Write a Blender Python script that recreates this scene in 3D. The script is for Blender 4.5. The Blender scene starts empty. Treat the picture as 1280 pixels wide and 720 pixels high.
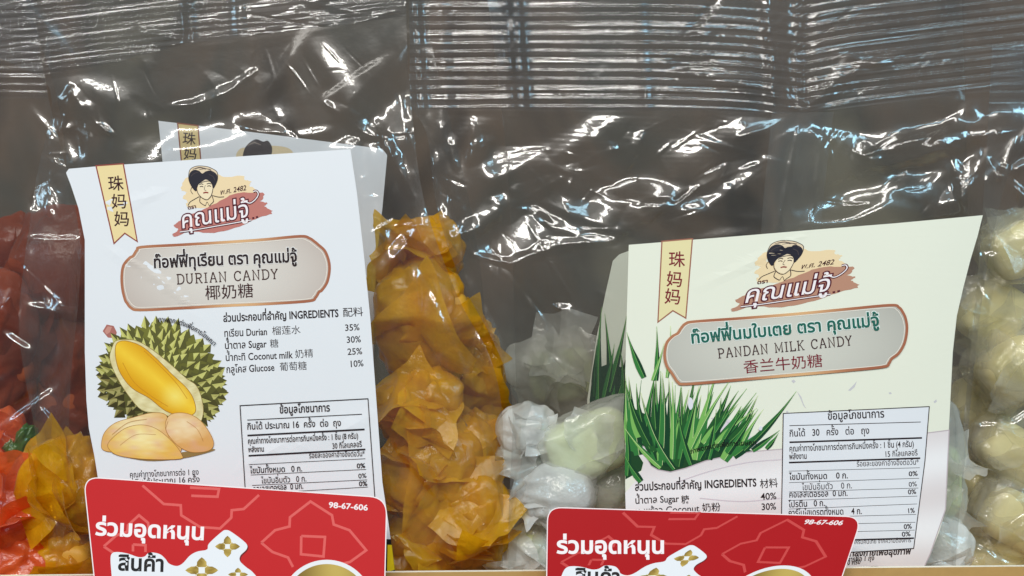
import bpy, bmesh, math, random
import numpy as np
from mathutils import Vector, Matrix, Euler
from mathutils.geometry import tessellate_polygon

SC = bpy.context.scene
COL = SC.collection
# ------------------------------------------------------------------ camera
F = 1154.6          # focal length in pixels of the 1280 px wide photograph
CZ = 0.105          # height of the camera above the shelf board (m)
cam = bpy.data.objects.new('camera', bpy.data.cameras.new('camera'))
COL.objects.link(cam)
cam.location = (0, 0, CZ)
cam.rotation_euler = (math.pi / 2, 0, 0)
cam.data.sensor_width = 36
cam.data.lens = 36 * F / 1280
cam.data.clip_start = 0.01
cam.data.clip_end = 50
SC.camera = cam
# ------------------------------------------------------------------ world, lamps, exposure
W = bpy.data.worlds.new('World')
SC.world = W
W.use_nodes = True
W.node_tree.nodes['Background'].inputs[0].default_value = (0.95, 0.98, 1.0, 1)
W.node_tree.nodes['Background'].inputs[1].default_value = 0.13
SC.view_settings.view_transform = 'Standard'
SC.view_settings.look = 'None'
SC.view_settings.exposure = 0.0
SC.cycles.use_denoising = True
SC.cycles.max_bounces = 14
SC.cycles.transparent_max_bounces = 40
SC.cycles.transmission_bounces = 8
SC.cycles.caustics_reflective = False
SC.cycles.caustics_refractive = False
SC.cycles.sample_clamp_indirect = 4


def lamp(name, loc, sx, sy, power, color):
    l = bpy.data.lights.new(name, 'AREA')
    l.shape = 'RECTANGLE'
    l.size, l.size_y = sx, sy
    l.energy = power
    l.color = color
    o = bpy.data.objects.new(name, l)
    COL.objects.link(o)
    o.location = loc
    o.rotation_euler = (Vector((0, 0.3, 0.1)) - Vector(loc)).to_track_quat('-Z', 'Y').to_euler()
    return o


# the ceiling lamps of the shop, behind and above the photographer
lamp('ceiling_lamp', (0.1, -0.95, 2.0), 1.3, 0.22, 17, (1.0, 0.97, 0.92))
lamp('ceiling_lamp', (-1.0, -1.7, 1.7), 1.0, 0.22, 23, (1.0, 0.97, 0.92))
lamp('ceiling_lamp', (0.1, -2.4, 1.85), 1.1, 0.26, 33, (1.0, 0.96, 0.9))
lamp('ceiling_lamp', (1.05, -1.55, 1.95), 1.1, 0.16, 8, (0.5, 0.82, 1.0))
lamp('ceiling_lamp', (1.5, -1.0, 1.25), 0.3, 0.7, 13, (0.42, 0.78, 1.0))
lamp('ceiling_lamp', (-1.6, -0.75, 1.0), 0.2, 0.7, 6, (0.55, 0.82, 1.0))

# ------------------------------------------------------------------ helpers
R = random.Random(5)


def P(x, y, d):
    """A point that stands d metres in front of the camera and shows at pixel (x, y) of the photograph."""
    x, y, d = np.broadcast_arrays(np.asarray(x, float), np.asarray(y, float), np.asarray(d, float))
    return np.stack([(x - 640) / F * d, d, CZ + (360 - y) / F * d], -1)


def lin(c, k=1.0):
    a = np.asarray(c, float) / 255.0
    return np.where(a <= 0.04045, a / 12.92, ((a + 0.055) / 1.055) ** 2.4) * k


def empty(name, label, cat, loc, group=None):
    o = bpy.data.objects.new(name, None)
    COL.objects.link(o)
    o.location = loc
    o.empty_display_size = 0.01
    tag(o, label, cat, group)
    return o


def tag(o, label, cat, group=None):
    o['label'] = label
    o['category'] = cat
    if group:
        o['group'] = group


def root_loc(parent):
    v = Vector((0, 0, 0))
    while parent is not None:
        v += parent.location
        parent = parent.parent
    return v


def mk(name, verts, faces, mats, parent=None, smooth=True, colors=None):
    """One mesh object; verts in world metres."""
    verts = np.asarray(verts, float).reshape(-1, 3)
    if parent is not None:
        verts = verts - np.array(root_loc(parent))
    me = bpy.data.meshes.new(name)
    if isinstance(faces, np.ndarray):
        n, k = faces.shape
        me.vertices.add(len(verts))
        me.vertices.foreach_set('co', verts.astype(np.float32).ravel())
        me.loops.add(n * k)
        me.loops.foreach_set('vertex_index', faces.astype(np.int32).ravel())
        me.polygons.add(n)
        me.polygons.foreach_set('loop_start', (np.arange(n) * k).astype(np.int32))
        me.update(calc_edges=True)
        me.validate()
    else:
        me.from_pydata([tuple(v) for v in verts], [], faces)
    if colors is not None:
        a = me.color_attributes.new('ink', 'FLOAT_COLOR', 'POINT')
        c = np.ones((len(verts), 4), np.float32)
        c[:, :3] = colors
        a.data.foreach_set('color', c.ravel())
    me.polygons.foreach_set('use_smooth', [smooth] * len(me.polygons))
    for m in (mats if isinstance(mats, (list, tuple)) else [mats]):
        me.materials.append(m)
    me.update()
    o = bpy.data.objects.new(name, me)
    COL.objects.link(o)
    if parent is not None:
        o.parent = parent
    return o


def grid_faces(nx, ny, wrap=False):
    """faces of a grid of ny rows by nx columns"""
    j, i = np.meshgrid(np.arange(ny - 1), np.arange(nx if wrap else nx - 1), indexing='ij')
    i2 = (i + 1) % nx
    return np.stack([j * nx + i, (j + 1) * nx + i, (j + 1) * nx + i2, j * nx + i2], -1).reshape(-1, 4)


def vnoise(x, y, seed=0):
    x = np.asarray(x, float); y = np.asarray(y, float)
    xi, yi = np.floor(x).astype(np.int64), np.floor(y).astype(np.int64)
    fx, fy = x - xi, y - yi
    fx, fy = fx * fx * (3 - 2 * fx), fy * fy * (3 - 2 * fy)

    def h(a, b):
        n = (a * 374761393 + b * 668265263 + seed * 974634777) & 0x7fffffff
        n = ((n ^ (n >> 13)) * 1274126177) & 0x7fffffff
        return ((n ^ (n >> 16)) & 0xffff) / 65535.0 * 2 - 1
    return ((h(xi, yi) * (1 - fx) + h(xi + 1, yi) * fx) * (1 - fy)
            + (h(xi, yi + 1) * (1 - fx) + h(xi + 1, yi + 1) * fx) * fy)


def interp(pts, q, key=1):
    """x of a polyline of (x, y) at y = q (key 1), or y at x = q (key 0); smooth enough for edges"""
    a = np.array(sorted(pts, key=lambda p: p[key]), float)
    return np.interp(q, a[:, key], a[:, 1 - key])


PX = 0.30 / F       # metres per pixel at the labels


def ridge(x, y, pts, A, wu, wl, seed=0, rough=0.45):
    """a fold along a polyline: height A (m), flank widths in px on its two sides"""
    pts = np.array(pts, float)
    L = np.hypot(*(pts[1:] - pts[:-1]).T)
    tot, run = L.sum(), 0.0
    out = np.zeros_like(x)
    for k in range(len(pts) - 1):
        a, b = pts[k], pts[k + 1]
        u = (b - a) / max(L[k], 1e-6)
        t = np.clip((x - a[0]) * u[0] + (y - a[1]) * u[1], 0, L[k])
        dx, dy = x - a[0] - t * u[0], y - a[1] - t * u[1]
        dist = np.hypot(dx, dy)
        side = u[0] * dy - u[1] * dx          # > 0 below a line that runs to the right
        w = np.where(side > 0, wl, wu)
        g = (run + t) / tot
        w = w * (0.55 + 0.9 * np.clip(np.minimum(g, 1 - g) * 2.2, 0, 1)) * (1 + 0.22 * vnoise(x / 14, y / 14, seed + 3))
        prof = np.clip(1 - dist / np.maximum(w, 1.5), 0, 1) * np.sqrt(np.clip(np.minimum(g, 1 - g) * 5, 0.02, 1))
        out = np.maximum(out, prof)
        run += L[k]
    return A * out * (1 - rough + rough * vnoise(x / 17, y / 17, seed) + rough * 0.5 * vnoise(x / 6, y / 6, seed + 7))


def crinkle(x, y, n, box, seed, slope=(0.12, 0.5), length=(15, 130), width=(3, 22), bias=None):
    r = random.Random(seed)
    out = np.zeros_like(x)
    for k in range(n):
        cx, cy = r.uniform(box[0], box[2]), r.uniform(box[1], box[3])
        a = r.gauss(bias[0], bias[1]) if bias else r.uniform(0, math.pi)
        l = r.uniform(*length) ** 1.0
        w = r.uniform(*width) * min(1, 0.35 + l / 80)
        s = r.uniform(*slope) * r.choice((-1, 1))
        ca, sa = math.cos(a), math.sin(a)
        m = (np.abs(x - cx) < l + 3 * w) & (np.abs(y - cy) < l + 3 * w)
        if not m.any():
            continue
        xx, yy = x[m] - cx, y[m] - cy
        al, pe = xx * ca + yy * sa, -xx * sa + yy * ca
        pe = pe + 0.0025 * r.uniform(-1, 1) * al * al / max(1, l / 40)
        win = np.clip(1.15 - (al / (l * 0.5)) ** 2, 0, 1)
        asym = np.where(pe > 0, w, w * r.uniform(0.5, 1))
        q = np.clip(1 - np.abs(pe) / asym, 0, 1)
        k2 = min(1, w / 14)                      # wide folds are rounded, narrow ones sharp
        q = q * (1 - k2) + k2 * q * q * (3 - 2 * q)
        out[m] += s * w * PX * q * win
    return out


# ------------------------------------------------------------------ materials
def new_mat(name):
    m = bpy.data.materials.new(name)
    m.use_nodes = True
    nt = m.node_tree
    nt.nodes.clear()
    out = nt.nodes.new('ShaderNodeOutputMaterial')
    return m, nt, out


def N(nt, kind, **inp):
    n = nt.nodes.new(kind)
    for k, v in inp.items():
        key = k.replace('_', ' ')
        s = n.inputs[int(k[1:])] if k[0] == 'i' and k[1:].isdigit() else n.inputs[key]
        if hasattr(v, 'is_output'):
            nt.links.new(v, s)
        elif hasattr(s.default_value, '__len__') and not isinstance(v, str):
            v = tuple(v)
            s.default_value = v + (1,) if len(s.default_value) == 4 and len(v) == 3 else v
        else:
            s.default_value = v
    return n


def principled(name, col, rough=0.5, spec=0.4, noise=0.0, scale=200, bump=0.0, coat=0.0, attr=False):
    m, nt, out = new_mat(name)
    b = N(nt, 'ShaderNodeBsdfPrincipled', Roughness=rough)
    b.inputs['Specular IOR Level'].default_value = spec
    b.inputs['Coat Weight'].default_value = coat
    b.inputs['Coat Roughness'].default_value = 0.12
    tc = N(nt, 'ShaderNodeTexCoord')
    if attr:
        a = nt.nodes.new('ShaderNodeAttribute')
        a.attribute_name = 'ink'
        src = a.outputs['Color']
    else:
        rgb = nt.nodes.new('ShaderNodeRGB')
        rgb.outputs[0].default_value = (*col, 1)
        src = rgb.outputs[0]
    if noise or bump:
        nz = N(nt, 'ShaderNodeTexNoise', Vector=tc.outputs['Object'], Scale=scale, Detail=6.0)
        if noise:
            mr = N(nt, 'ShaderNodeMapRange', Value=nz.outputs[0])
            mr.inputs['To Min'].default_value = 1 - noise
            mr.inputs['To Max'].default_value = 1 + noise
            mx = nt.nodes.new('ShaderNodeVectorMath')
            mx.operation = 'SCALE'
            nt.links.new(src, mx.inputs[0])
            nt.links.new(mr.outputs[0], mx.inputs['Scale'])
            src = mx.outputs[0]
        if bump:
            bp = N(nt, 'ShaderNodeBump', Height=nz.outputs[0], Strength=bump, Distance=0.001)
            nt.links.new(bp.outputs[0], b.inputs['Normal'])
    nt.links.new(src, b.inputs['Base Color'])
    nt.links.new(b.outputs[0], out.inputs['Surface'])
    return m


def cellophane(name, tint, body, opacity, rough=0.09, ior=1.5, gain=1.6, bump=0.15, scale=260, transl=0.5, soft=0.15):
    """thin plastic film: see-through tint, a milky body and a sharp surface reflection"""
    m, nt, out = new_mat(name)
    tc = N(nt, 'ShaderNodeTexCoord')
    nz = N(nt, 'ShaderNodeTexNoise', Vector=tc.outputs['Object'], Scale=scale, Detail=4.0, Roughness=0.55)
    bp = N(nt, 'ShaderNodeBump', Height=nz.outputs[0], Strength=bump, Distance=0.002)
    nor = bp.outputs[0]
    tr = N(nt, 'ShaderNodeBsdfTransparent', Color=tint)
    di = N(nt, 'ShaderNodeBsdfDiffuse', Color=body, Normal=nor)
    tl = N(nt, 'ShaderNodeBsdfTranslucent', Color=body, Normal=nor)
    m1 = N(nt, 'ShaderNodeMixShader', i0=transl, i1=di.outputs[0], i2=tl.outputs[0])
    # thicker looking where noise gathers
    nz2 = N(nt, 'ShaderNodeTexNoise', Vector=tc.outputs['Object'], Scale=scale * 0.25, Detail=3.0)
    mr = N(nt, 'ShaderNodeMapRange', Value=nz2.outputs[0])
    mr.inputs['From Min'].default_value, mr.inputs['From Max'].default_value = 0.3, 0.7
    lo, hi = (0.4, 1.9) if opacity < 0.04 else (0.7, 1.3)
    mr.inputs['To Min'].default_value, mr.inputs['To Max'].default_value = opacity * lo, min(1, opacity * hi)
    m2 = N(nt, 'ShaderNodeMixShader', i0=mr.outputs[0], i1=tr.outputs[0], i2=m1.outputs[0])
    # Schlick reflectance, the same from both sides of the film
    ge = nt.nodes.new('ShaderNodeNewGeometry')
    dt = nt.nodes.new('ShaderNodeVectorMath')
    dt.operation = 'DOT_PRODUCT'
    nt.links.new(nor, dt.inputs[0])
    nt.links.new(ge.outputs['Incoming'], dt.inputs[1])

    def op(kind, a, b=None, clamp=False):
        q = nt.nodes.new('ShaderNodeMath')
        q.operation = kind
        q.use_clamp = clamp
        for k, v in enumerate((a, b)):
            if v is None:
                continue
            if hasattr(v, 'is_output'):
                nt.links.new(v, q.inputs[k])
            else:
                q.inputs[k].default_value = v
        return q.outputs[0]
    f0 = ((ior - 1) / (ior + 1)) ** 2 * gain
    fr5 = op('POWER', op('SUBTRACT', 1.0, op('ABSOLUTE', dt.outputs['Value']), True), 5.0)
    refl = op('ADD', op('MULTIPLY', fr5, 0.85), f0, True)
    gl = N(nt, 'ShaderNodeBsdfGlossy', Color=(1, 1, 1), Roughness=rough, Normal=nor)
    gs = N(nt, 'ShaderNodeBsdfGlossy', Color=(1, 1, 1), Roughness=min(0.6, rough * 3.6), Normal=nor)
    g2 = N(nt, 'ShaderNodeMixShader', i0=soft, i1=gl.outputs[0], i2=gs.outputs[0])
    m3 = N(nt, 'ShaderNodeMixShader', i0=refl, i1=m2.outputs[0], i2=g2.outputs[0])
    nt.links.new(m3.outputs[0], out.inputs['Surface'])
    return m


M = {}
M['film'] = cellophane('clear_film', (0.95, 0.95, 0.945), (0.8, 0.8, 0.79), 0.016, 0.07, gain=1.9, bump=0.045, scale=330, soft=0.35)
M['back_film'] = cellophane('clear_back_film', (0.9, 0.9, 0.89), (0.7, 0.68, 0.65), 0.014, 0.16, gain=0.6, bump=0.2, scale=60)
M['seal'] = cellophane('sealed_film', (0.78, 0.79, 0.80), (0.8, 0.81, 0.82), 0.06, 0.075, gain=1.6, bump=0.05, scale=220, soft=0.35)
M['fin'] = cellophane('folded_film', (0.85, 0.86, 0.86), (0.8, 0.8, 0.8), 0.13, 0.1, gain=1.2, bump=0.1, scale=120)
M['amber'] = cellophane('amber_cellophane', (0.95, 0.68, 0.08), (0.86, 0.47, 0.007), 0.6, 0.16, gain=0.8, bump=0.25, scale=420, transl=0.3)
M['orange'] = cellophane('orange_cellophane', (0.9, 0.26, 0.08), (0.95, 0.17, 0.035), 0.7, 0.16, gain=1.2, bump=0.35, scale=300, transl=0.4)
M['red'] = cellophane('dark_red_cellophane', (0.7, 0.2, 0.08), (0.44, 0.08, 0.025), 0.75, 0.2, gain=0.8, bump=0.3, scale=250, transl=0.4)
M['green_wrap'] = cellophane('green_cellophane', (0.3, 0.6, 0.15), (0.12, 0.3, 0.05), 0.75, 0.16, gain=1.0, bump=0.3, scale=250)
M['white_wrap'] = cellophane('white_cellophane', (0.95, 0.95, 0.94), (0.95, 0.96, 0.94), 0.82, 0.12, gain=1.3, bump=0.3, scale=280, transl=0.3)
M['clear_wrap'] = cellophane('clear_cellophane', (0.96, 0.97, 0.95), (0.95, 0.95, 0.9), 0.42, 0.12, gain=1.1, bump=0.3, scale=240, transl=0.3)
M['milk_wrap'] = cellophane('cream_cellophane', (0.96, 0.95, 0.88), (0.96, 0.94, 0.82), 0.24, 0.12, gain=1.1, bump=0.3, scale=240, transl=0.35)
M['durian_candy'] = principled('amber_candy', (0.75, 0.38, 0.03), 0.45, noise=0.15, scale=120)
M['orange_candy'] = principled('orange_candy', (0.55, 0.12, 0.03), 0.45, noise=0.15, scale=120)
M['pandan_candy'] = principled('pandan_candy', (0.80, 0.88, 0.54), 0.5, noise=0.06, scale=150, bump=0.1)
M['milk_candy'] = principled('milk_candy', (0.97, 0.87, 0.48), 0.5, noise=0.08, scale=150, bump=0.1)
M['ink'] = principled('printed_ink', None, 0.42, 0.35, attr=True)
M['paper'] = principled('coated_paper', lin((233, 233, 236)), 0.4, 0.4, noise=0.012, scale=60, bump=0.02)
M['cream_paper'] = principled('cream_coated_paper', lin((237, 236, 218)), 0.4, 0.4, noise=0.012, scale=60, bump=0.02)
M['tag'] = principled('red_card', lin((196, 34, 38)), 0.45, 0.22, noise=0.03, scale=90)
M['tag_dark'] = principled('deep_red_card', lin((174, 14, 22)), 0.45, 0.2, noise=0.03, scale=90)
M['tag_edge'] = principled('white_card_edge', lin((240, 232, 232)), 0.5)
M['tray'] = principled('tan_tray_board', lin((190, 150, 92)), 0.7, 0.2, noise=0.12, scale=300, bump=0.1)
M['tray_edge'] = principled('pale_board_edge', lin((236, 228, 210)), 0.7, 0.2, noise=0.06, scale=600)
M['shelf'] = principled('dark_shelf_paint', (0.105, 0.08, 0.062), 0.6, 0.15, noise=0.6, scale=22)


def streaked_board(name, stops):
    m, nt, out = new_mat(name)
    b = N(nt, 'ShaderNodeBsdfPrincipled', Roughness=0.6)
    b.inputs['Specular IOR Level'].default_value = 0.15
    tc = N(nt, 'ShaderNodeTexCoord')
    mp = N(nt, 'ShaderNodeMapping', Vector=tc.outputs['Object'])
    mp.inputs['Scale'].default_value = (9, 1, 6)
    nz = N(nt, 'ShaderNodeTexNoise', Vector=mp.outputs[0], Scale=1.0, Detail=3.0, Distortion=0.6)
    cr = nt.nodes.new('ShaderNodeValToRGB')
    nt.links.new(nz.outputs[0], cr.inputs[0])
    el = cr.color_ramp.elements
    el[0].position, el[0].color = stops[0][0], (*stops[0][1], 1)
    el[1].position, el[1].color = stops[-1][0], (*stops[-1][1], 1)
    for p, c in stops[1:-1]:
        e = el.new(p)
        e.color = (*c, 1)
    nt.links.new(cr.outputs[0], b.inputs['Base Color'])
    nt.links.new(b.outputs[0], out.inputs['Surface'])
    return m


M['back'] = streaked_board('mottled_back_board', [(0.30, (0.03, 0.023, 0.019)), (0.44, (0.12, 0.082, 0.058)), (0.54, (0.075, 0.064, 0.05)), (0.68, (0.18, 0.155, 0.11))])  # shade deep in the shelf and dim shapes there, put into the colour

# ------------------------------------------------------------------ text: glyph outlines kept as triangles
GL = {}


def glyph(ch, bold):
    key = (ch, bold)
    if key in GL:
        return GL[key]

    def raw(s, off):
        c = bpy.data.curves.new('glyph', 'FONT')
        c.body = s
        c.offset = off
        c.resolution_u = 3
        o = bpy.data.objects.new('glyph', c)
        COL.objects.link(o)
        dg = bpy.context.evaluated_depsgraph_get()
        dg.update()
        me = bpy.data.meshes.new_from_object(o.evaluated_get(dg))
        me.calc_loop_triangles()
        v = np.array([tuple(q.co)[:2] for q in me.vertices]).reshape(-1, 2)
        t = np.array([tuple(q.vertices) for q in me.loop_triangles], int).reshape(-1, 3)
        bpy.data.objects.remove(o)
        bpy.data.curves.remove(c)
        bpy.data.meshes.remove(me)
        return v, t
    v, t = raw(ch, bold) if ch != ' ' else (np.zeros((0, 2)), np.zeros((0, 3), int))
    v2, _ = raw(ch + '|', 0) if ch != ' ' else raw('A A|', 0)
    adv = v2[:, 0].max() - 0.168
    if ch == ' ':
        va, _ = raw('AA|', 0)
        adv = v2[:, 0].max() - va[:, 0].max()
    GL[key] = (v, t, adv)
    return GL[key]


UPPER = set('\u0e31\u0e34\u0e35\u0e36\u0e37\u0e47\u0e4d')
TONE = set('\u0e48\u0e49\u0e4a\u0e4b\u0e4c')
LOWER = set('\u0e38\u0e39')
TALL = set('ปฝฟ')


def layout(s, bold=0.0, track=0.0):
    """(list of (verts, tris)), total advance - Thai tone marks stacked above upper vowels"""
    x, out, base = 0.0, [], ''
    for k, ch in enumerate(s):
        v, t, adv = glyph(ch, bold)
        dx = dy = 0.0
        if ch in UPPER or ch in TONE:
            if base in TALL:
                dx = -0.14
            if ch in TONE:
                prev = s[k - 1] if k else ''
                nxt = s[k + 1] if k + 1 < len(s) else ''
                if prev in UPPER or nxt == '\u0e33':
                    dy = 0.215
        if len(v):
            out.append((v + (x + dx, dy), t))
        if not (ch in UPPER or ch in TONE or ch in LOWER):
            base = ch
            x += adv + track
        else:
            x += adv
    return out, x - track


SERIF = {   # slab letters as strokes on a 0..1 by 0..1 cell (width first)
    'D': (0.86, [[(.16, 0), (.16, 1)], [(0, 0), (.5, 0), (.74, .12), (.86, .35), (.86, .65), (.74, .88), (.5, 1), (0, 1)]]),
    'U': (0.9, [[(.14, 1), (.14, .3), (.24, .08), (.45, 0), (.66, .08), (.76, .3), (.76, 1)], [(0, 1), (.3, 1)], [(.62, 1), (.9, 1)]]),
    'R': (0.86, [[(.16, 0), (.16, 1)], [(0, 1), (.5, 1), (.7, .92), (.76, .75), (.7, .58), (.5, .5), (.16, .5)], [(.45, .5), (.74, 0), (.88, 0)], [(0, 0), (.34, 0)]]),
    'I': (0.4, [[(.2, 0), (.2, 1)], [(0, 0), (.4, 0)], [(0, 1), (.4, 1)]]),
    'A': (0.92, [[(.1, 0), (.44, 1), (.5, 1), (.84, 0)], [(.24, .36), (.7, .36)], [(0, 0), (.26, 0)], [(.68, 0), (.94, 0)]]),
    'N': (0.92, [[(.14, 0), (.14, 1), (.78, 0), (.78, 1)], [(0, 0), (.28, 0)], [(0, 1), (.16, 1)], [(.64, 1), (.92, 1)]]),
    'C': (0.82, [[(.78, .72), (.78, .98)], [(.78, .8), (.62, .97), (.42, 1), (.2, .9), (.06, .65), (.06, .35), (.2, .1), (.42, 0), (.64, .04), (.8, .22)]]),
    'Y': (0.86, [[(.08, 1), (.43, .48), (.78, 1)], [(.43, .48), (.43, 0)], [(0, 1), (.24, 1)], [(.62, 1), (.88, 1)], [(.28, 0), (.58, 0)]]),
    'P': (0.78, [[(.16, 0), (.16, 1)], [(0, 1), (.5, 1), (.7, .9), (.76, .72), (.7, .55), (.5, .45), (.16, .45)], [(0, 0), (.36, 0)]]),
    'M': (1.08, [[(.14, 0), (.14, 1), (.54, .15), (.94, 1), (.94, 0)], [(0, 0), (.28, 0)], [(.8, 0), (1.08, 0)], [(0, 1), (.15, 1)], [(.93, 1), (1.08, 1)]]),
    'L': (0.74, [[(.16, 1), (.16, 0)], [(0, 1), (.36, 1)], [(0, 0), (.7, 0), (.7, .24)]]),
    'K': (0.9, [[(.16, 0), (.16, 1)], [(.78, 1), (.16, .42)], [(.36, .6), (.76, 0)], [(0, 0), (.32, 0)], [(0, 1), (.32, 1)], [(.62, 1), (.9, 1)], [(.64, 0), (.92, 0)]]),
    ' ': (0.45, []),
}


class Art:
    """Printed artwork: flat ink laid on a card; every piece is given in photograph pixels and pressed on the card's own surface."""

    def __init__(self, surf, aff=None):
        self.surf, self.aff, self.lay = surf, aff, 1
        self.v, self.t, self.c, self.n = [], [], [], 0

    def _put(self, v, t, col, layer, xf=True):
        v = np.asarray(v, float).reshape(-1, 2)
        if not len(t):
            return
        if xf and self.aff is not None:
            v = v @ self.aff[:, :2].T + self.aff[:, 2]
        v, t = self._fine(v, np.asarray(t, int))
        self._last = v
        if callable(col):
            c = np.array([lin(col(*p)) for p in (self._inv(v) if xf else v)])
        else:
            c = np.tile(lin(col), (len(v), 1))
        d = self.surf(v[:, 0], v[:, 1]) - 2.2e-5 * layer
        self.v.append(P(v[:, 0], v[:, 1], d))
        # wind towards the viewer
        a, b, cc = v[t[:, 0]], v[t[:, 1]], v[t[:, 2]]
        s = (b[:, 0] - a[:, 0]) * (cc[:, 1] - a[:, 1]) - (b[:, 1] - a[:, 1]) * (cc[:, 0] - a[:, 0])
        t = np.where((s > 0)[:, None], t[:, ::-1], t)
        self.t.append(t + self.n)
        self.c.append(c)
        self.n += len(v)

    def _inv(self, v):
        if self.aff is None:
            return v
        return (v - self.aff[:, 2]) @ np.linalg.inv(self.aff[:, :2]).T

    @staticmethod
    def _fine(v, t, L=11.0):
        for _ in range(14):
            e = np.stack([np.hypot(*(v[t[:, (k + 1) % 3]] - v[t[:, k]]).T) for k in range(3)], 1)
            big = e.max(1) > L
            if not big.any():
                break
            k = e[big].argmax(1)
            tb = t[big]
            r = np.arange(len(tb))
            a, b, c = tb[r, k], tb[r, (k + 1) % 3], tb[r, (k + 2) % 3]
            lo, hi = np.minimum(a, b), np.maximum(a, b)
            key, inv = np.unique(lo * 10000019 + hi, return_inverse=True)
            first = np.zeros(len(key), int)
            first[inv] = r
            mid = (v[a[first]] + v[b[first]]) / 2
            mi = len(v) + inv
            v = np.vstack([v, mid])
            t = np.vstack([t[~big], np.stack([a, mi, c], 1), np.stack([mi, b, c], 1)])
        return v, t

    def poly(self, pts, col, layer=None):
        pts = [tuple(p) for p in pts]
        t = tessellate_polygon([[Vector((p[0], p[1], 0)) for p in pts]])
        self._put(pts, t, col, self.lay if layer is None else layer)

    def stroke(self, pts, w, col, layer=None, closed=False):
        p = np.array(pts, float)
        keep = [0] + [k for k in range(1, len(p)) if np.hypot(*(p[k] - p[k - 1])) > 1e-6]
        p = p[keep]
        n = len(p)
        w = np.broadcast_to(np.asarray(w, float), (n,)) if np.ndim(w) == 0 or len(np.atleast_1d(w)) == n else np.full(n, w[0])
        off = []
        for k in range(n):
            a = p[(k - 1) % n] if (closed or k > 0) else p[k] - (p[1] - p[0])
            b = p[(k + 1) % n] if (closed or k < n - 1) else p[k] + (p[k] - p[k - 1])
            u1 = (p[k] - a) / max(np.hypot(*(p[k] - a)), 1e-9)
            u2 = (b - p[k]) / max(np.hypot(*(b - p[k])), 1e-9)
            m = np.array([-(u1 + u2)[1], (u1 + u2)[0]])
            l = max(np.hypot(*m), 1e-6)
            m = m / l / max(l / 2, 0.45)
            off.append(m * w[k] / 2)
        off = np.array(off)
        v = np.vstack([p + off, p - off])
        t = []
        for k in range(n if closed else n - 1):
            q = (k + 1) % n
            t += [(k, q, n + q), (k, n + q, n + k)]
        self._put(v, t, col, self.lay if layer is None else layer)

    def text(self, s, x0, y0, x1, y1, em, col, bold=0.0, shear=0.0, layer=None, track=0.0):
        if bold < 0.024 and not any('\u4e00' <= c <= '\u9fff' for c in s):
            bold += 0.006
        gs, adv = layout(s, bold, track)
        L = math.hypot(x1 - x0, y1 - y0)
        u = np.array([(x1 - x0) / L, (y1 - y0) / L])
        up = np.array([u[1], -u[0]])
        sx = L / adv
        for v, t in gs:
            q = np.array([x0, y0]) + np.outer((v[:, 0] * sx + v[:, 1] * shear * em), u) + np.outer(v[:, 1] * em, up)
            self._put(q, t, col, self.lay if layer is None else layer)

    def arc(self, s, pts, em, col, bold=0.0, layer=None):
        gs, adv = layout(s, bold)
        p = np.array(pts, float)
        dd = np.concatenate([[0], np.cumsum(np.hypot(*(p[1:] - p[:-1]).T))])
        sx = dd[-1] / adv
        for v, t in gs:
            mid = (v[:, 0].min() + v[:, 0].max()) / 2
            c = np.array([np.interp(mid * sx, dd, p[:, 0]), np.interp(mid * sx, dd, p[:, 1])])
            e = np.array([np.interp(mid * sx + 3, dd, p[:, 0]), np.interp(mid * sx + 3, dd, p[:, 1])])
            b = np.array([np.interp(mid * sx - 3, dd, p[:, 0]), np.interp(mid * sx - 3, dd, p[:, 1])])
            u = (e - b) / np.hypot(*(e - b))
            up = np.array([u[1], -u[0]])
            q = c + np.outer((v[:, 0] - mid) * sx, u) + np.outer(v[:, 1] * em, up)
            self._put(q, t, col, self.lay if layer is None else layer)

    def serif(self, s, x0, y0, x1, y1, h, col, w=1.5, layer=None):
        tot = sum(SERIF[c][0] + 0.24 for c in s) - 0.24
        L = math.hypot(x1 - x0, y1 - y0)
        u = np.array([(x1 - x0) / L, (y1 - y0) / L])
        up = np.array([u[1], -u[0]])
        k, x = L / tot, 0.0
        for c in s:
            for st in SERIF[c][1]:
                q = [np.array([x0, y0]) + u * (x + a) * k + up * b * h for a, b in st]
                self.stroke(q, w if len(st) > 2 or st[0][0] == st[1][0] else w * 0.75, col, layer)
            x += SERIF[c][0] + 0.24

    def build(self, name, parent, mat=None, label=None):
        o = mk(name, np.vstack(self.v), np.vstack(self.t), mat or M['ink'], parent, smooth=True, colors=np.vstack(self.c))
        if label:
            o['label'] = label
        return o


def card(name, outline, surf, thick, mats, parent, label=None):
    """a sheet cut to an outline (px), with its own thickness"""
    t = np.array(tessellate_polygon([[Vector((x, y, 0)) for x, y in outline]]))
    n0 = len(outline)
    v, t = Art._fine(np.array(outline, float), t, 14)
    s = surf(v[:, 0], v[:, 1])
    a = P(v[:, 0], v[:, 1], s)
    b = P(v[:, 0], v[:, 1], s + thick)
    A, B, C = v[t[:, 0]], v[t[:, 1]], v[t[:, 2]]
    sg = (B[:, 0] - A[:, 0]) * (C[:, 1] - A[:, 1]) - (B[:, 1] - A[:, 1]) * (C[:, 0] - A[:, 0])
    t = np.where((sg > 0)[:, None], t[:, ::-1], t)
    n = len(v)
    # rim along boundary edges
    ed = {}
    for tri in t:
        for k in range(3):
            e = (tri[k], tri[(k + 1) % 3])
            ed[e] = 1
    rim = []
    for (i, j) in ed:
        if (j, i) not in ed:
            rim += [(j, i, n + i), (j, n + i, n + j)]
    faces = np.vstack([t, t[:, ::-1] + n, np.array(rim)])
    o = mk(name, np.vstack([a, b]), faces, mats, parent, smooth=False)
    if len(mats) > 1:
        mi = np.zeros(len(o.data.polygons), np.int32)
        mi[2 * len(t):] = 1
        o.data.polygons.foreach_set('material_index', mi)
    if label:
        o['label'] = label
    return o


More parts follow.
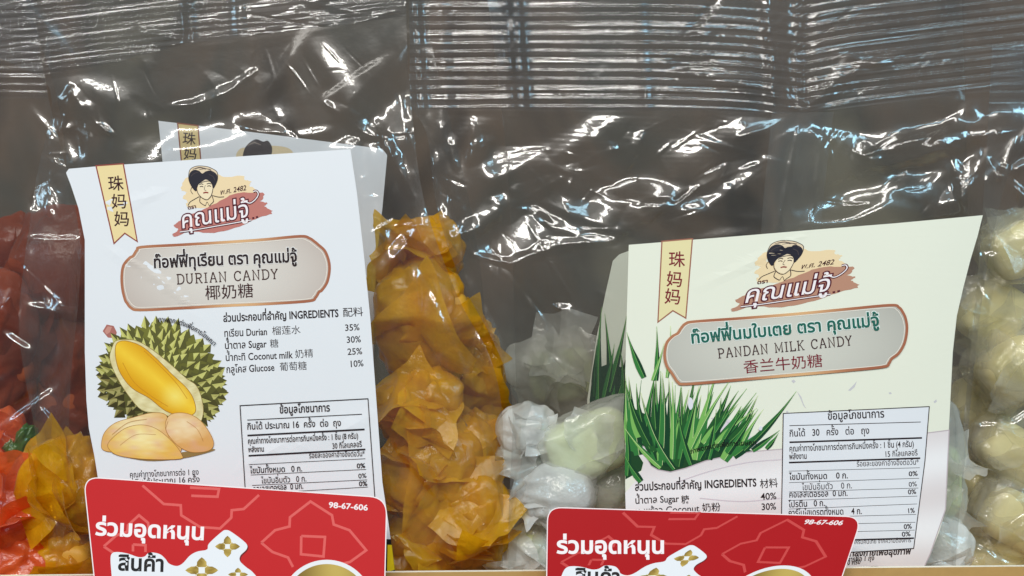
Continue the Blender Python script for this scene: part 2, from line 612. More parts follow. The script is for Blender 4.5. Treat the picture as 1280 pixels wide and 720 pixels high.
def affine(src, dst):
    A = np.array([[x, y, 1] for x, y in src], float)
    B = np.array(dst, float)
    return np.linalg.solve(A, B).T


def curve(pts, n=6, closed=False):
    """Catmull-Rom through the points"""
    p = np.array(pts, float)
    m = len(p)
    out = []
    for k in range(m if closed else m - 1):
        p0 = p[(k - 1) % m] if closed or k > 0 else p[k]
        p1, p2 = p[k], p[(k + 1) % m]
        p3 = p[(k + 2) % m] if closed or k + 2 < m else p2
        for i in range(n):
            t = i / n
            out.append(0.5 * ((2 * p1) + (-p0 + p2) * t + (2 * p0 - 5 * p1 + 4 * p2 - p3) * t * t + (-p0 + 3 * p1 - 3 * p2 + p3) * t ** 3))
    if not closed:
        out.append(p[-1])
    return [tuple(q) for q in out]


def zx(ox, oy, s):
    return lambda pts: [(ox + a / s, oy + b / s) for a, b in pts]


def mixc(a, b, t):
    t = min(1, max(0, t))
    return tuple(a[k] + (b[k] - a[k]) * t for k in range(3))


INK = (42, 32, 36)
# ------------------------------------------------------------------ the setting: shelf board and its dark back
def box(name, lo, hi, mat, parent=None):
    x0, y0, z0 = lo; x1, y1, z1 = hi
    v = [(x0, y0, z0), (x1, y0, z0), (x1, y1, z0), (x0, y1, z0), (x0, y0, z1), (x1, y0, z1), (x1, y1, z1), (x0, y1, z1)]
    f = [(0, 3, 2, 1), (4, 5, 6, 7), (0, 1, 5, 4), (1, 2, 6, 5), (2, 3, 7, 6), (3, 0, 4, 7)]
    return mk(name, v, f, mat, parent, smooth=False)


o = box('shelf_floor', (-0.6, 0.262, -0.02), (0.6, 0.62, 0.0), M['shelf']); o['kind'] = 'structure'
o = box('shelf_back', (-0.6, 0.60, 0.002), (0.6, 0.62, 0.5), M['back']); o['kind'] = 'structure'

# ------------------------------------------------------------------ cardboard tray the bags stand in
tray = empty('cardboard_tray', 'tan cardboard tray with a pale cut edge, holding the sweet bags', 'tray', (0, 0.29, 0.0))
d0, d1 = 0.2835, 0.2850
fr, bk = [], []
for x, y in ((-160, 722), (500, 715.5), (1290, 708), (1450, 706.5)):
    fr.append(P(x, y, d0)); bk.append(P(x, y, d0) + np.array([0, d1 - d0, 0]))
v = []
for k in range(4):
    a, b = fr[k], bk[k]
    v += [(a[0], a[1], 0.001), tuple(a), tuple(b), (b[0], b[1], 0.001)]
f = []
for k in range(3):
    i = k * 4
    f += [(i, i + 4, i + 5, i + 1), (i + 1, i + 5, i + 6, i + 2), (i + 2, i + 6, i + 7, i + 3)]
f += [(0, 1, 2, 3), (12, 15, 14, 13)]
o = mk('front_lip', v, f, [M['tray'], M['tray_edge']], tray, smooth=False)
for k in (1, 4, 7):
    o.data.polygons[k].material_index = 1
box('tray_base', (-0.24, 0.287, 0.001), (0.24, 0.47, 0.0025), M['tray'], tray)


# ------------------------------------------------------------------ bags
def sheet(name, left, right, top, bot, nx, ny, depth, mat, parent, label=None):
    """film between a left and a right edge (x of y) and a top and bottom edge (y of x), all in px"""
    s, t = np.meshgrid(np.linspace(0, 1, nx), np.linspace(0, 1, ny))
    yl0, yl1 = top[0][1], bot[0][1]
    y = yl0 + (yl1 - yl0) * t
    for _ in range(3):
        x0, x1 = interp(left, y), interp(right, y)
        x = x0 + (x1 - x0) * s
        y0, y1 = interp(top, x, 0), interp(bot, x, 0)
        y = y0 + (y1 - y0) * t
    x = interp(left, y) * (1 - s) + interp(right, y) * s
    d = depth(x, y, s, t)
    o = mk(name, P(x, y, d).reshape(-1, 3), grid_faces(nx, ny), mat, parent, smooth=True)
    if label:
        o['label'] = label
    return o


def smooth_line(pts, n=5):
    return curve(pts, n)


def pill(s, k=4.5):
    return 1 - np.abs(2 * s - 1) ** k


def bag(name, label, group, left, right, seal_top, seal_bot, bot, dfront, dmid, dback, surf=None, lab_box=None,
        wr=None, nx=330, ny=420, seal_ribs=None, seed=1, quick=False):
    left, right = smooth_line(left), smooth_line(right)
    cx = (interp(left, 500) + interp(right, 500)) / 2
    base = P(cx, 360, dmid)
    root = empty(name, label, 'candy bag', (float(base[0]), float(dmid), 0.0), group)

    def front(x, y, s, t):
        p = pill(s) * np.clip(1 - (1 - t) ** 2, 0, 1) * (1 - np.clip((t - 0.93) / 0.07, 0, 1) ** 3 * 0.4)
        base = dfront if surf is None else np.minimum(surf(x, y) + 0.0009, dmid)
        d = dmid - (dmid - base) * p
        w = wr(x, y) * np.clip(t * 14, 0.15, 1) if wr is not None else 0
        if surf is not None:          # the label holds the film flat
            w = w * (1 - lab_box(x, y))
        e = np.clip(1 - pill(s, 6), 0, 1) * np.clip(t * 8, 0, 1)
        d = d - w + e * (0.0018 * vnoise(x / 22, y / 60, seed + 70) + 0.0005 * vnoise(x / 8, y / 22, seed + 71))
        return d

    def back(x, y, s, t):
        p = pill(s) * np.clip(1 - (1 - t) ** 3, 0, 1)
        return dmid + (dback - dmid) * p + crinkle(x, y, 8 if quick else 20, (left[0][0] - 50, 0, right[0][0] + 50, 720), seed + 50, slope=(0.1, 0.4), length=(40, 200), width=(6, 30))
    sheet('front_film', left, right, seal_bot, bot, nx, ny, front, M['back_film'] if quick else M['film'], root)
    sheet('back_film', left, right, seal_bot, bot, nx // 3, ny // 3, back, M['back_film'], root)
    if seal_ribs:
        def sd(x, y, s, t):
            return dmid + seal_ribs(x, y, s, t)
        sheet('top_seal', left, right, seal_top, seal_bot, 420 if not quick else 120, 190 if not quick else 70, sd, M['seal'], root)
    return root


def rect_mask(pts, soft):
    """1 inside the quad (px), fading to 0 over soft px outside"""
    q = np.array(pts, float)

    def f(x, y):
        d = np.full(np.shape(x), -1e9)
        for k in range(4):
            a, b = q[k], q[(k + 1) % 4]
            u = (b - a) / np.hypot(*(b - a))
            d = np.maximum(d, (x - a[0]) * u[1] - (y - a[1]) * u[0])
        m = np.clip(1 - d / soft, 0, 1)
        return m * m * (3 - 2 * m)
    return f


# ---- the front durian bag
def surf_d(x, y):
    d = 0.3000 + (450 - y) * 7e-6 + 3.0e-9 * (x - 290) ** 2 * 3
    d = d - ridge(np.asarray(x, float), np.asarray(y, float), [(136, 312), (170, 330), (205, 352), (240, 385), (262, 402)], 0.00022, 4, 7, 3, 0.3)
    d = d - ridge(np.asarray(x, float), np.asarray(y, float), [(128, 250), (150, 258), (182, 246), (205, 238)], 0.00025, 7, 10, 4, 0.3)
    d = d - ridge(np.asarray(x, float), np.asarray(y, float), [(300, 585), (345, 560), (400, 548), (470, 520)], 0.00035, 16, 16, 5, 0.3)
    return d


dur_left = [(-40, -12), (-20, 60), (62, 110), (46, 220), (30, 330), (24, 420), (44, 540), (58, 640), (64, 770)]
dur_right = [(507, -12), (509, 60), (514, 130), (530, 250), (572, 370), (612, 445), (628, 520), (629, 640), (628, 770)]


def ribs(period, amp, tilt, seed, pleats=(), bend=None, fade=None):
    def f(x, y, s, t):
        yy = y - tilt(x) + 0.8 * vnoise(x / 110, y / 30, seed)
        a = amp * (0.8 + 0.55 * vnoise(x / 70, yy / period * 0.9, seed + 1)) * np.clip(np.minimum(t, 1.02 - t) * 14, 0.2, 1)
        if fade:
            a = a * fade(x)
        w = a * np.sin(2 * np.pi * yy / period) + 0.35 * a * np.sin(2 * np.pi * yy / period * 2.3 + 1.3 + x / 140)
        low = 0.0004 * vnoise(x / 150, y / 220, seed + 2) + 0.00008 * vnoise(x / 30, y / 60, seed + 3)
        for px, pw, pa in pleats:
            low = low - pa * np.exp(-((x - px - 0.06 * y) / pw) ** 2)
        if bend:
            low = low + bend(x, y)
        return w + low
    return f


def wr_d(x, y):
    w = crinkle(x, y, 30, (-40, 60, 640, 330), 11, slope=(0.05, 0.26), length=(80, 260), width=(14, 56), bias=(-0.35, 0.6))
    w += crinkle(x, y, 40, (-20, 90, 190, 330), 15, slope=(0.15, 0.5), length=(10, 60), width=(1.5, 5), bias=(1.2, 0.9))
    w += crinkle(x, y, 34, (290, 60, 540, 330), 16, slope=(0.15, 0.5), length=(10, 60), width=(1.5, 5), bias=(0.5, 0.8))
    w += crinkle(x, y, 20, (30, 150, 130, 720), 12, slope=(0.06, 0.32), length=(50, 200), width=(4, 22), bias=(1.5, 0.4))
    w += crinkle(x, y, 24, (470, 180, 640, 720), 13, slope=(0.05, 0.3), length=(60, 220), width=(4, 24), bias=(1.35, 0.5))
    for k, (pts, A, wu, wl) in enumerate([
        ([(72, 168), (84, 140), (88, 106)], 7, 9, 6), ([(84, 106), (100, 132), (118, 152), (142, 170)], 7, 9, 6),
        ([(70, 165), (95, 158), (140, 168)], 6, 8, 5), ([(212, 133), (240, 131), (265, 124), (290, 112), (322, 86)], 6, 7, 7),
        ([(300, 156), (330, 166), (358, 166)], 7, 9, 8), ([(405, 128), (430, 146), (458, 168), (492, 172)], 8, 10, 7),
        ([(40, 190), (26, 240), (8, 300)], 8, 12, 9), ([(60, 175), (44, 235), (30, 300)], 5, 8, 6),
        ([(468, 150), (492, 200), (520, 250), (545, 330)], 6, 9, 6), ([(482, 490), (492, 530), (500, 570)], 6, 6, 5),
        ([(440, 30), (380, 42), (300, 52), (232, 60)], 4, 6, 6), ([(160, 62), (182, 78), (186, 92)], 6, 8, 6),
        ([(500, 60), (506, 110), (512, 160), (520, 210)], 5, 6, 5), ([(545, 300), (580, 375), (620, 440)], 4, 6, 6),
        ([(300, 85), (330, 110), (350, 150)], 3, 10, 14), ([(255, 90), (285, 130), (298, 165)], 3, 12, 16),
    ]):
        w = w + ridge(x, y, pts, A * PX * 0.62, wu * 1.25, wl * 1.15, 30 + k, 0.16)
    return w


def bend_d(x, y):
    return -crinkle(x, y, 22, (210, -10, 520, 70), 17, slope=(0.1, 0.4), length=(60, 170), width=(3, 12), bias=(-0.22, 0.22))


durian = bag('candy_bag', 'clear bag of amber wrapped durian sweets with an off-white label, left of the pandan bag', 'clear sweet bags on the shelf',
             dur_left, dur_right,
             [(-80, -14), (640, -16)], [(-80, 96), (60, 92), (150, 78), (232, 54), (320, 44), (420, 32), (520, 18), (640, 10)], [(-80, 762), (700, 762)],
             0.3032, 0.3075, 0.352, surf_d, rect_mask([(84, 212), (438, 188), (492, 760), (118, 760)], 30), wr_d,
             seal_ribs=ribs(7.6, 0.00024, lambda x: 10 - 0.10 * x + 0.00006 * (x - 250) ** 2, 3, ((236, 7, 0.0015), (298, 9, 0.001)), bend_d, lambda x: np.clip((320 - x) / 90, 0.3, 1)), seed=1)


# ---- the front pandan bag
def surf_p(x, y):
    x = np.asarray(x, float); y = np.asarray(y, float)
    d = 0.2985 + (450 - y) * 5e-6 + 0.9e-8 * (x - 960) ** 2 + np.clip((x - 1120) / 110, 0, 1) ** 2 * 0.003
    d = d - ridge(x, y, [(862, 368), (920, 340), (975, 312), (1012, 290)], 0.00018, 7, 4, 8, 0.2)
    return d


pan_left = [(511, -14), (512, 60), (514, 128), (534, 170), (546, 260), (576, 350), (618, 430), (640, 500), (636, 640), (634, 770)]
pan_right = [(1420, -14), (1400, 60), (1345, 112), (1270, 200), (1240, 300), (1222, 420), (1208, 560), (1196, 680), (1194, 770)]


def wr_p(x, y):
    w = crinkle(x, y, 30, (520, 140, 1300, 330), 21, slope=(0.05, 0.26), length=(90, 300), width=(14, 60), bias=(-0.4, 0.5))
    w += crinkle(x, y, 18, (560, 330, 790, 720), 22, slope=(0.04, 0.24), length=(60, 200), width=(5, 26), bias=(1.2, 0.7))
    w += crinkle(x, y, 16, (1170, 250, 1260, 720), 23, slope=(0.06, 0.3), length=(50, 160), width=(3, 14), bias=(1.6, 0.4))
    w += crinkle(x, y, 46, (530, 140, 900, 330), 25, slope=(0.15, 0.5), length=(10, 55), width=(1.5, 5), bias=(-0.5, 0.7))
    w += crinkle(x, y, 30, (1040, 150, 1300, 290), 26, slope=(0.15, 0.5), length=(10, 60), width=(1.5, 5), bias=(-0.3, 0.8))
    w += 0.00005 * np.exp(-np.clip(y - 136, 0, 400) / 34) * np.sin(2 * np.pi * (y - 0.05 * (x - 600) + 2 * vnoise(x / 90, y / 40, 4)) / 6.5) * np.clip(1.2 - np.abs(x - 740) / 260, 0, 1)
    w += crinkle(x, y, 10, (900, 120, 1110, 220), 24, slope=(0.05, 0.22), length=(60, 160), width=(3, 9), bias=(-0.2, 0.9))
    for k, (pts, A, wu, wl) in enumerate([
        ([(556, 302), (600, 284), (640, 258), (704, 222)], 10, 14, 9), ([(762, 304), (800, 275), (842, 252)], 10, 12, 8),
        ([(726, 206), (748, 192), (775, 186)], 10, 13, 8), ([(784, 214), (796, 186), (806, 164)], 10, 12, 7),
        ([(590, 318), (640, 330), (700, 306), (775, 300)], 5, 7, 7), ([(700, 212), (740, 216), (764, 228)], 6, 8, 6),
        ([(588, 206), (604, 184), (620, 172)], 9, 10, 7), ([(590, 142), (592, 176), (586, 206)], 6, 7, 6),
        ([(545, 150), (560, 178), (572, 214)], 7, 8, 6), ([(540, 220), (552, 260), (566, 300)], 6, 7, 6),
        ([(1068, 188), (1104, 208), (1150, 196), (1208, 172), (1300, 160)], 12, 22, 10),
        ([(1076, 196), (1110, 184), (1172, 168)], 6, 7, 5), ([(1188, 200), (1200, 226), (1204, 262)], 8, 10, 7),
        ([(1000, 138), (960, 160), (920, 172)], 5, 7, 6), ([(1000, 140), (1030, 185), (1042, 215)], 5, 6, 6),
        ([(860, 240), (920, 214), (960, 200)], 4, 8, 12), ([(690, 382), (712, 390), (730, 400)], 6, 6, 5),
        ([(640, 262), (668, 262), (690, 285)], 5, 6, 5), ([(1236, 420), (1212, 470), (1206, 540)], 6, 7, 6),
        ([(560, 140), (640, 138), (740, 140)], 5, 6, 6), ([(516, 132), (536, 172), (549, 262), (582, 352), (624, 432), (645, 505)], 7, 7, 7), ([(655, 505), (650, 600), (646, 700)], 6, 6, 6),
        ([(1000, 150), (985, 220), (972, 290)], 4, 3, 3), ([(1030, 150), (1022, 220), (1012, 282)], 3, 3, 3), ([(1185, 640), (1198, 600), (1204, 540)], 5, 6, 6),
    ]):
        w = w + ridge(x, y, pts, A * PX * 0.66, wu * 1.25, wl * 1.15, 60 + k, 0.15)
    return w


def bend_p(x, y):
    b = np.clip((x - 985) / 60, 0, 1)
    g = ridge(x, y, [(1000, 139), (960, 112), (890, 96), (840, 92)], 0.0012, 10, 14, 90, 0.2)
    g = g + ridge(x, y, [(998, 139), (968, 70), (950, -8)], 0.0011, 8, 8, 91, 0.2) + ridge(x, y, [(1004, 139), (1050, 96), (1130, 66)], 0.0012, 10, 12, 92, 0.2)
    g = g + crinkle(x, y, 16, (860, 10, 1180, 130), 93, slope=(0.08, 0.35), length=(30, 120), width=(3, 12), bias=(-0.25, 0.5))
    return -g + 0.0035 * np.exp(-((x - 990) / 14) ** 2)


pandan = bag('candy_bag', 'clear bag of pale pandan milk sweets with a cream label showing green leaves', 'clear sweet bags on the shelf',
             pan_left, pan_right,
             [(480, -10)] + [(880 + 5 * k, (2.5 if k % 2 else -1.5)) for k in range(24)] + [(1010, -10), (1500, -10)],
             [(480, 138), (560, 136), (720, 138), (880, 138), (1000, 142), (1150, 124), (1290, 108), (1500, 98)], [(500, 762), (1300, 762)],
             0.3018, 0.306, 0.352, surf_p, rect_mask([(787, 306), (1224, 272), (1172, 760), (780, 760)], 28), wr_p, nx=400,
             seal_ribs=ribs(11.5, 0.00029, lambda x: np.where(x > 1000, -(x - 1000) * 0.115, 9 * np.clip((x - 760) / 240, 0, 1) ** 2 - 5 * np.clip((x - 1000) / 400, 0, 1)) + 4 * np.exp(-((x - 995) / 40) ** 2), 13,
                            ((644, 9, 0.0022), (518, 9, 0.0022), (548, 12, 0.0008), (800, 6, 0.0008), (960, 7, 0.001)), bend_p), seed=2)
# the welded back strip of the pandan bag, seen through its front
sheet('fin_seal', [(965, 140), (955, 240), (948, 330)], [(1042, 140), (1030, 240), (1022, 330)], [(900, 140), (1100, 140)], [(900, 330), (1100, 330)], 60, 60,
      lambda x, y, s, t: 0.335 + 0.004 * t + 0.0004 * np.sin(s * 22) + 0.0007 * vnoise(x / 14, y / 50, 9), M['fin'], pandan)

# ---- bags beside and behind
def wr_simple(seed, box, n=70, **k):
    return lambda x, y: crinkle(x, y, n, box, seed, **k)


orange = bag('candy_bag', 'clear bag of orange red wrapped sweets, cut off by the left border', 'clear sweet bags on the shelf',
             [(-330, -12), (-330, 200), (-340, 770)], [(40, -12), (60, 120), (100, 300), (88, 480), (84, 640), (80, 770)],
             [(-400, -60), (200, -60)], [(-400, 130), (200, 120)], [(-400, 768), (200, 768)],
             0.308, 0.316, 0.372, None, None, wr_simple(31, (-60, 150, 110, 720), 50, slope=(0.12, 0.5), length=(20, 120), width=(3, 14), bias=(1.2, 0.7)),
             nx=220, ny=260, seal_ribs=ribs(10, 0.00015, lambda x: 0 * x, 5), seed=3)
milk = bag('candy_bag', 'clear bag of yellowish milk sweets, cut off by the right border', 'clear sweet bags on the shelf',
           [(1240, 60), (1228, 270), (1214, 430), (1198, 600), (1190, 770)], [(1640, 60), (1650, 400), (1640, 770)],
           [(1100, 60), (1700, 40)], [(1100, 150), (1700, 130)], [(1100, 770), (1700, 770)],
           0.3235, 0.330, 0.385, None, None, wr_simple(33, (1190, 160, 1340, 720), 45, slope=(0.12, 0.45), length=(20, 120), width=(3, 16)),
           nx=220, ny=260, seal_ribs=ribs(11, 0.00015, lambda x: 0 * x, 6), seed=4)
durian2 = bag('candy_bag', 'clear durian sweet bag in the second row, its label showing above the front durian label', 'clear sweet bags on the shelf',
              [(-20, -60), (60, 80), (90, 300), (100, 760)], [(520, -60), (545, 80), (600, 330), (630, 740)],
              [(-80, -60), (700, -70)], [(-80, -60), (700, -60)], [(-80, 742), (700, 742)],
              0.3675, 0.373, 0.42, None, None, wr_simple(35, (60, 40, 600, 320), 22, slope=(0.1, 0.35), length=(30, 160), width=(5, 20)),
              nx=200, ny=200, seal_ribs=None, seed=5, quick=True)
pandan2 = bag('candy_bag', 'clear pandan sweet bag in the second row, a grey leaf label edge showing', 'clear sweet bags on the shelf',
              [(600, -60), (620, 80), (640, 300), (650, 760)], [(1200, -60), (1210, 300), (1200, 740)],
              [(500, -60), (1300, -60)], [(500, -60), (1300, -60)], [(500, 742), (1300, 742)],
              0.3675, 0.373, 0.42, None, None, wr_simple(36, (600, 40, 1210, 480), 22, slope=(0.1, 0.35), length=(30, 160), width=(5, 20)),
              nx=200, ny=200, seal_ribs=None, seed=6, quick=True)


# ------------------------------------------------------------------ printed labels
def emblem(surf, aff, parent, skin_pink):
    z = zx(80, 180, 3.2)
    a = Art(surf, aff)
    rr = random.Random(3)

    def rag(pts, k=2.6):
        q = curve(z(pts), 5, True)
        return [(x + rr.uniform(-k, k) * 0.45, y + rr.uniform(-k, k) * 0.25) for x, y in q]
    a.poly(rag([(478, 152), (500, 132), (590, 115), (640, 130), (715, 128), (722, 142), (747, 150), (742, 166), (768, 186), (780, 212), (700, 225), (640, 250), (500, 255), (494, 228), (474, 215), (490, 195), (468, 183)]), (243, 216, 172), 1)
    a.poly(rag([(640, 218), (700, 196), (792, 195), (797, 215), (785, 228), (815, 236), (802, 250), (831, 266), (825, 281), (780, 295), (700, 330), (600, 355), (500, 350), (445, 371), (436, 360), (455, 342), (440, 326), (460, 310), (480, 290), (560, 262)]), skin_pink, 2)
    # portrait: hair, face lines, collar
    a.poly(z([(535, 160), (560, 150), (590, 152), (595, 180), (588, 206), (573, 222), (552, 214), (537, 196)]), (247, 226, 190), 3)
    crown = curve(z([(499, 122), (506, 100), (533, 88), (570, 90), (592, 98), (612, 112), (614, 140), (606, 162), (597, 176), (592, 160), (580, 148), (556, 152), (540, 158), (532, 172), (527, 188), (511, 170), (500, 146)]), 4, True)
    a.poly(crown, (232, 208, 176), 4)
    a.stroke(crown, 0.7, (38, 34, 46), 5, closed=True)
    a.poly(curve(z([(500, 128), (506, 112), (522, 103), (541, 108), (553, 118), (566, 110), (584, 106), (600, 112), (612, 124), (613, 142), (605, 162), (597, 176), (592, 160), (580, 147), (566, 142), (556, 148), (540, 158), (532, 172), (527, 187), (511, 169), (501, 146)]), 4, True), (36, 34, 46), 5)
    for p in ([(515, 101), (540, 93), (562, 96)], [(524, 99), (545, 95), (566, 101)], [(540, 103), (562, 99), (588, 101)],  [(560, 96), (585, 104), (600, 118)], [(508, 130), (520, 118), (538, 112)], [(580, 122), (596, 130), (604, 146)]):
        a.stroke(curve(z(p), 4), 0.5, (90, 76, 76), 7)
    for p, w in (([(528, 165), (535, 195), (550, 214), (572, 223), (589, 206), (596, 176)], 0.7), ([(541, 163), (549, 159), (557, 162)], 0.9), ([(571, 160), (580, 157), (589, 160)], 0.9),
                 ([(543, 171), (551, 169), (557, 172)], 0.9), ([(573, 169), (581, 167), (588, 170)], 0.9), ([(565, 165), (561, 182), (569, 186)], 0.5),
                 ([(545, 208), (543, 230), (553, 240), (566, 247)], 0.8), ([(591, 204), (598, 228), (588, 240), (582, 249)], 0.8), ([(566, 247), (572, 232), (582, 249)], 0.5),
                 ([(541, 210), (520, 222), (504, 232), (496, 246)], 0.8), ([(594, 206), (618, 212), (640, 211)], 0.8), ([(512, 170), (507, 186), (515, 200)], 0.6)):
        a.stroke(curve(z(p), 4), w, (52, 34, 40), 5)
    a.stroke(z([(557, 196), (566, 193), (577, 195)]), 1.5, (150, 50, 45), 6)
    a.text('ตรา', *z([(495, 262)])[0], *z([(530, 256)])[0], 6.5, (90, 30, 35), 0.02, 0, 5)
    a.text('พ.ศ. 2482', *z([(624, 203)])[0], *z([(729, 184)])[0], 9.0, (70, 32, 36), 0.0, 0.25, 5)
    o = a.build('emblem', parent)
    b = Art(surf, aff)
    p0, p1 = z([(468, 338)])[0], z([(742, 290)])[0]
    for bold, c, l in ((0.062, (92, 22, 40), 5), (0.0, (250, 240, 240), 7)):
        b.text('คุณแม่จู้', *p0, *p1, 29, c, bold, 0.12, l)
    sw = curve(z([(463, 352), (520, 344), (600, 330), (680, 316), (748, 304)]), 5)
    b.stroke(sw, 3.0, (92, 22, 40), 5)
    b.stroke(sw, 1.1, (250, 240, 240), 8)
    fl = curve(z([(728, 232), (745, 236), (765, 222), (777, 202), (770, 188), (757, 190)]), 5)
    b.stroke(fl, 3.2, (92, 22, 40), 6)
    b.stroke(fl, 1.2, (250, 240, 240), 9)
    for q in ((757, 296), (772, 292)):
        b.stroke(z([(q[0] - 4, q[1] + 1), (q[0] + 4, q[1] - 1)]), 2.2, (92, 22, 40), 6)
    b.build('brand_lettering', parent)


def ribbon(surf, parent, out, chars, size, fill, border, ink):
    a = Art(surf)
    a.poly(out, fill, 1)
    a.stroke(out, 1.6, border, 2, closed=True)
    for ch, (x, y), ang in chars:
        c, s = math.cos(ang) * size / 2, math.sin(ang) * size / 2
        # centred on (x, y): the em box of the font sits from -0.08 to 0.84
        a.text(ch, x - c - s * 0.76, y - s + c * 0.76, x + c - s * 0.76, y + s + c * 0.76, size, ink, 0.008, 0, 3)
    return a.build('ribbon', parent)


def plate(surf, parent, out, fill_in, fill_out, build_text):
    a = Art(surf)
    out = [tuple(p) for p in out]
    cx = sum(p[0] for p in out) / len(out); cy = sum(p[1] for p in out) / len(out)
    hw = max(abs(p[0] - cx) for p in out); hh = max(abs(p[1] - cy) for p in out)
    a.poly(out, lambda x, y: mixc(fill_in, fill_out, (((x - cx) / hw) ** 2 * 0.8 + ((y - cy) / hh) ** 2 * 0.35)), 1)

    def gold(x, y):
        t = (x - cx) / hw
        g = 0.5 + 0.5 * math.sin(t * 5.2 + 0.8)
        return mixc((150, 78, 58), (226, 178, 128), 0.25 + 0.75 * g * (1 - abs(t) ** 3))
    a.stroke(out, 3.4, gold, 2, closed=True)
    ins = [(cx + (p[0] - cx) * (1 - 3.2 / hw), cy + (p[1] - cy) * (1 - 3.2 / hh)) for p in out]
    a.stroke(ins, 0.8, (244, 232, 218), 3, closed=True)
    build_text(a)
    return a.build('name_plate', parent)


def outlined(a, s, p0, p1, em, ink, glow, bold, shear=0.0):
    a.text(s, *p0, *p1, em, glow, bold + 0.05, shear, 4)
    a.text(s, *p0, *p1, em, ink, bold, shear, 6)


# ---- durian label
zl, zi = zx(80, 180, 3.2), zx(100, 370, 3)
out_l = [(86, 211), (120, 208), (200, 202.5), (300, 195.5), (438, 186.5), (446, 240), (455, 320), (463, 399), (478, 603), (485, 650), (495, 722), (497, 752), (140, 752), (128, 640), (122, 595), (118, 570), (111, 535), (108, 500), (106, 440), (106, 350), (106, 300), (98, 260), (88, 230), (82.5, 216)]
lab_d = card('label', out_l, surf_d, 0.00025, [M['paper'], M['paper']], durian, 'off-white printed label of a durian candy bag with a durian picture')
ribbon(surf_d, lab_d, zl([(128, 87), (237, 79), (293, 390), (243, 357), (200, 398)]),
       [('珠', (144.5, 229), -0.05), ('妈', (148.8, 251.5), -0.03), ('妈', (152.2, 273.5), 0.0)], 20, (241, 217, 160), (150, 70, 60), (62, 26, 30))
emblem(surf_d, None, lab_d, (196, 122, 112))
plate_l = curve(zl([(312, 412), (470, 403), (640, 393), (800, 382), (945, 369), (982, 377), (1004, 392), (1016, 402), (1046, 432), (1062, 488), (1054, 548), (1032, 584), (1020, 592), (1006, 614), (980, 628), (820, 639), (640, 647), (460, 657), (302, 664), (268, 655), (252, 636), (244, 622), (234, 580), (231, 530), (238, 486), (262, 456), (276, 448), (292, 424)]), 5, True)


def txt_l(a):
    outlined(a, 'ท๊อฟฟี่ทุเรียน ตรา คุณแม่จู้', *zl([(357, 496), (934, 470)]), 20.5, (40, 26, 30), (236, 230, 226), 0.026)
    a.serif('DURIAN CANDY', *zl([(452, 560)])[0], *zl([(856, 538)])[0], 11.8, (66, 34, 32), 1.35, 5)
    a.text('椰奶糖', *zl([(564, 619)])[0], *zl([(760, 608)])[0], 19.5, (58, 22, 26), 0.0, 0, 5)


plate(surf_d, lab_d, plate_l, (224, 216, 207), (196, 180, 170), txt_l)
a = Art(surf_d)
a.text('ส่วนประกอบที่สำคัญ INGREDIENTS', *zi([(537, 97)])[0], *zi([(970, 78)])[0], 13.5, INK, 0.022)
a.text('配料', *zi([(985, 76)])[0], *zi([(1063, 72)])[0], 12.5, INK, 0.006)
for s, cn, pc, (x0, y0), (x1, y1), (c0, d0), (c1, d1), (p0, q0), (p1, q1) in (
        ('ทุเรียน Durian', '榴莲水', '35%', (540, 153), (703, 146), (720, 144), (828, 139), (993, 131), (1049, 128)),
        ('น้ำตาล Sugar', '糖', '30%', (542, 199), (700, 192), (712, 192), (746, 190), (999, 176), (1054, 173)),
        ('น้ำกะทิ Coconut milk', '奶精', '25%', (545, 244), (797, 233), (806, 231), (876, 227), (1003, 221), (1059, 218)),
        ('กลูโคส Glucose', '葡萄糖', '10%', (548, 289), (730, 280), (748, 279), (852, 274), (1010, 267), (1064, 263))):
    a.text(s, *zi([(x0, y0)])[0], *zi([(x1, y1)])[0], 12.6, INK, 0.01)
    a.text(cn, *zi([(c0, d0)])[0], *zi([(c1, d1)])[0], 11.8, INK, 0.0)
    a.text(pc, *zi([(p0, q0)])[0], *zi([(p1, q1)])[0], 11.5, INK, 0.006)
a.build('ingredient_list', lab_d)


def nutrition(surf, parent, name, rect, z, rows, fill=None):
    a = Art(surf)
    if fill:
        a.poly(rect, fill, 6)
    a.stroke(rect, 1.1, INK, 7, closed=True)
    for r in rows:
        if r[0] == 'l':
            a.stroke(z([r[1], r[2]]), r[3], INK, 7)
        else:
            _, s, p, q, em, b = r[:6]
            a.text(s, *z([p])[0], *z([q])[0], em, INK, b, r[6] if len(r) > 6 else 0.0, 7)
    return a.build(name, parent)


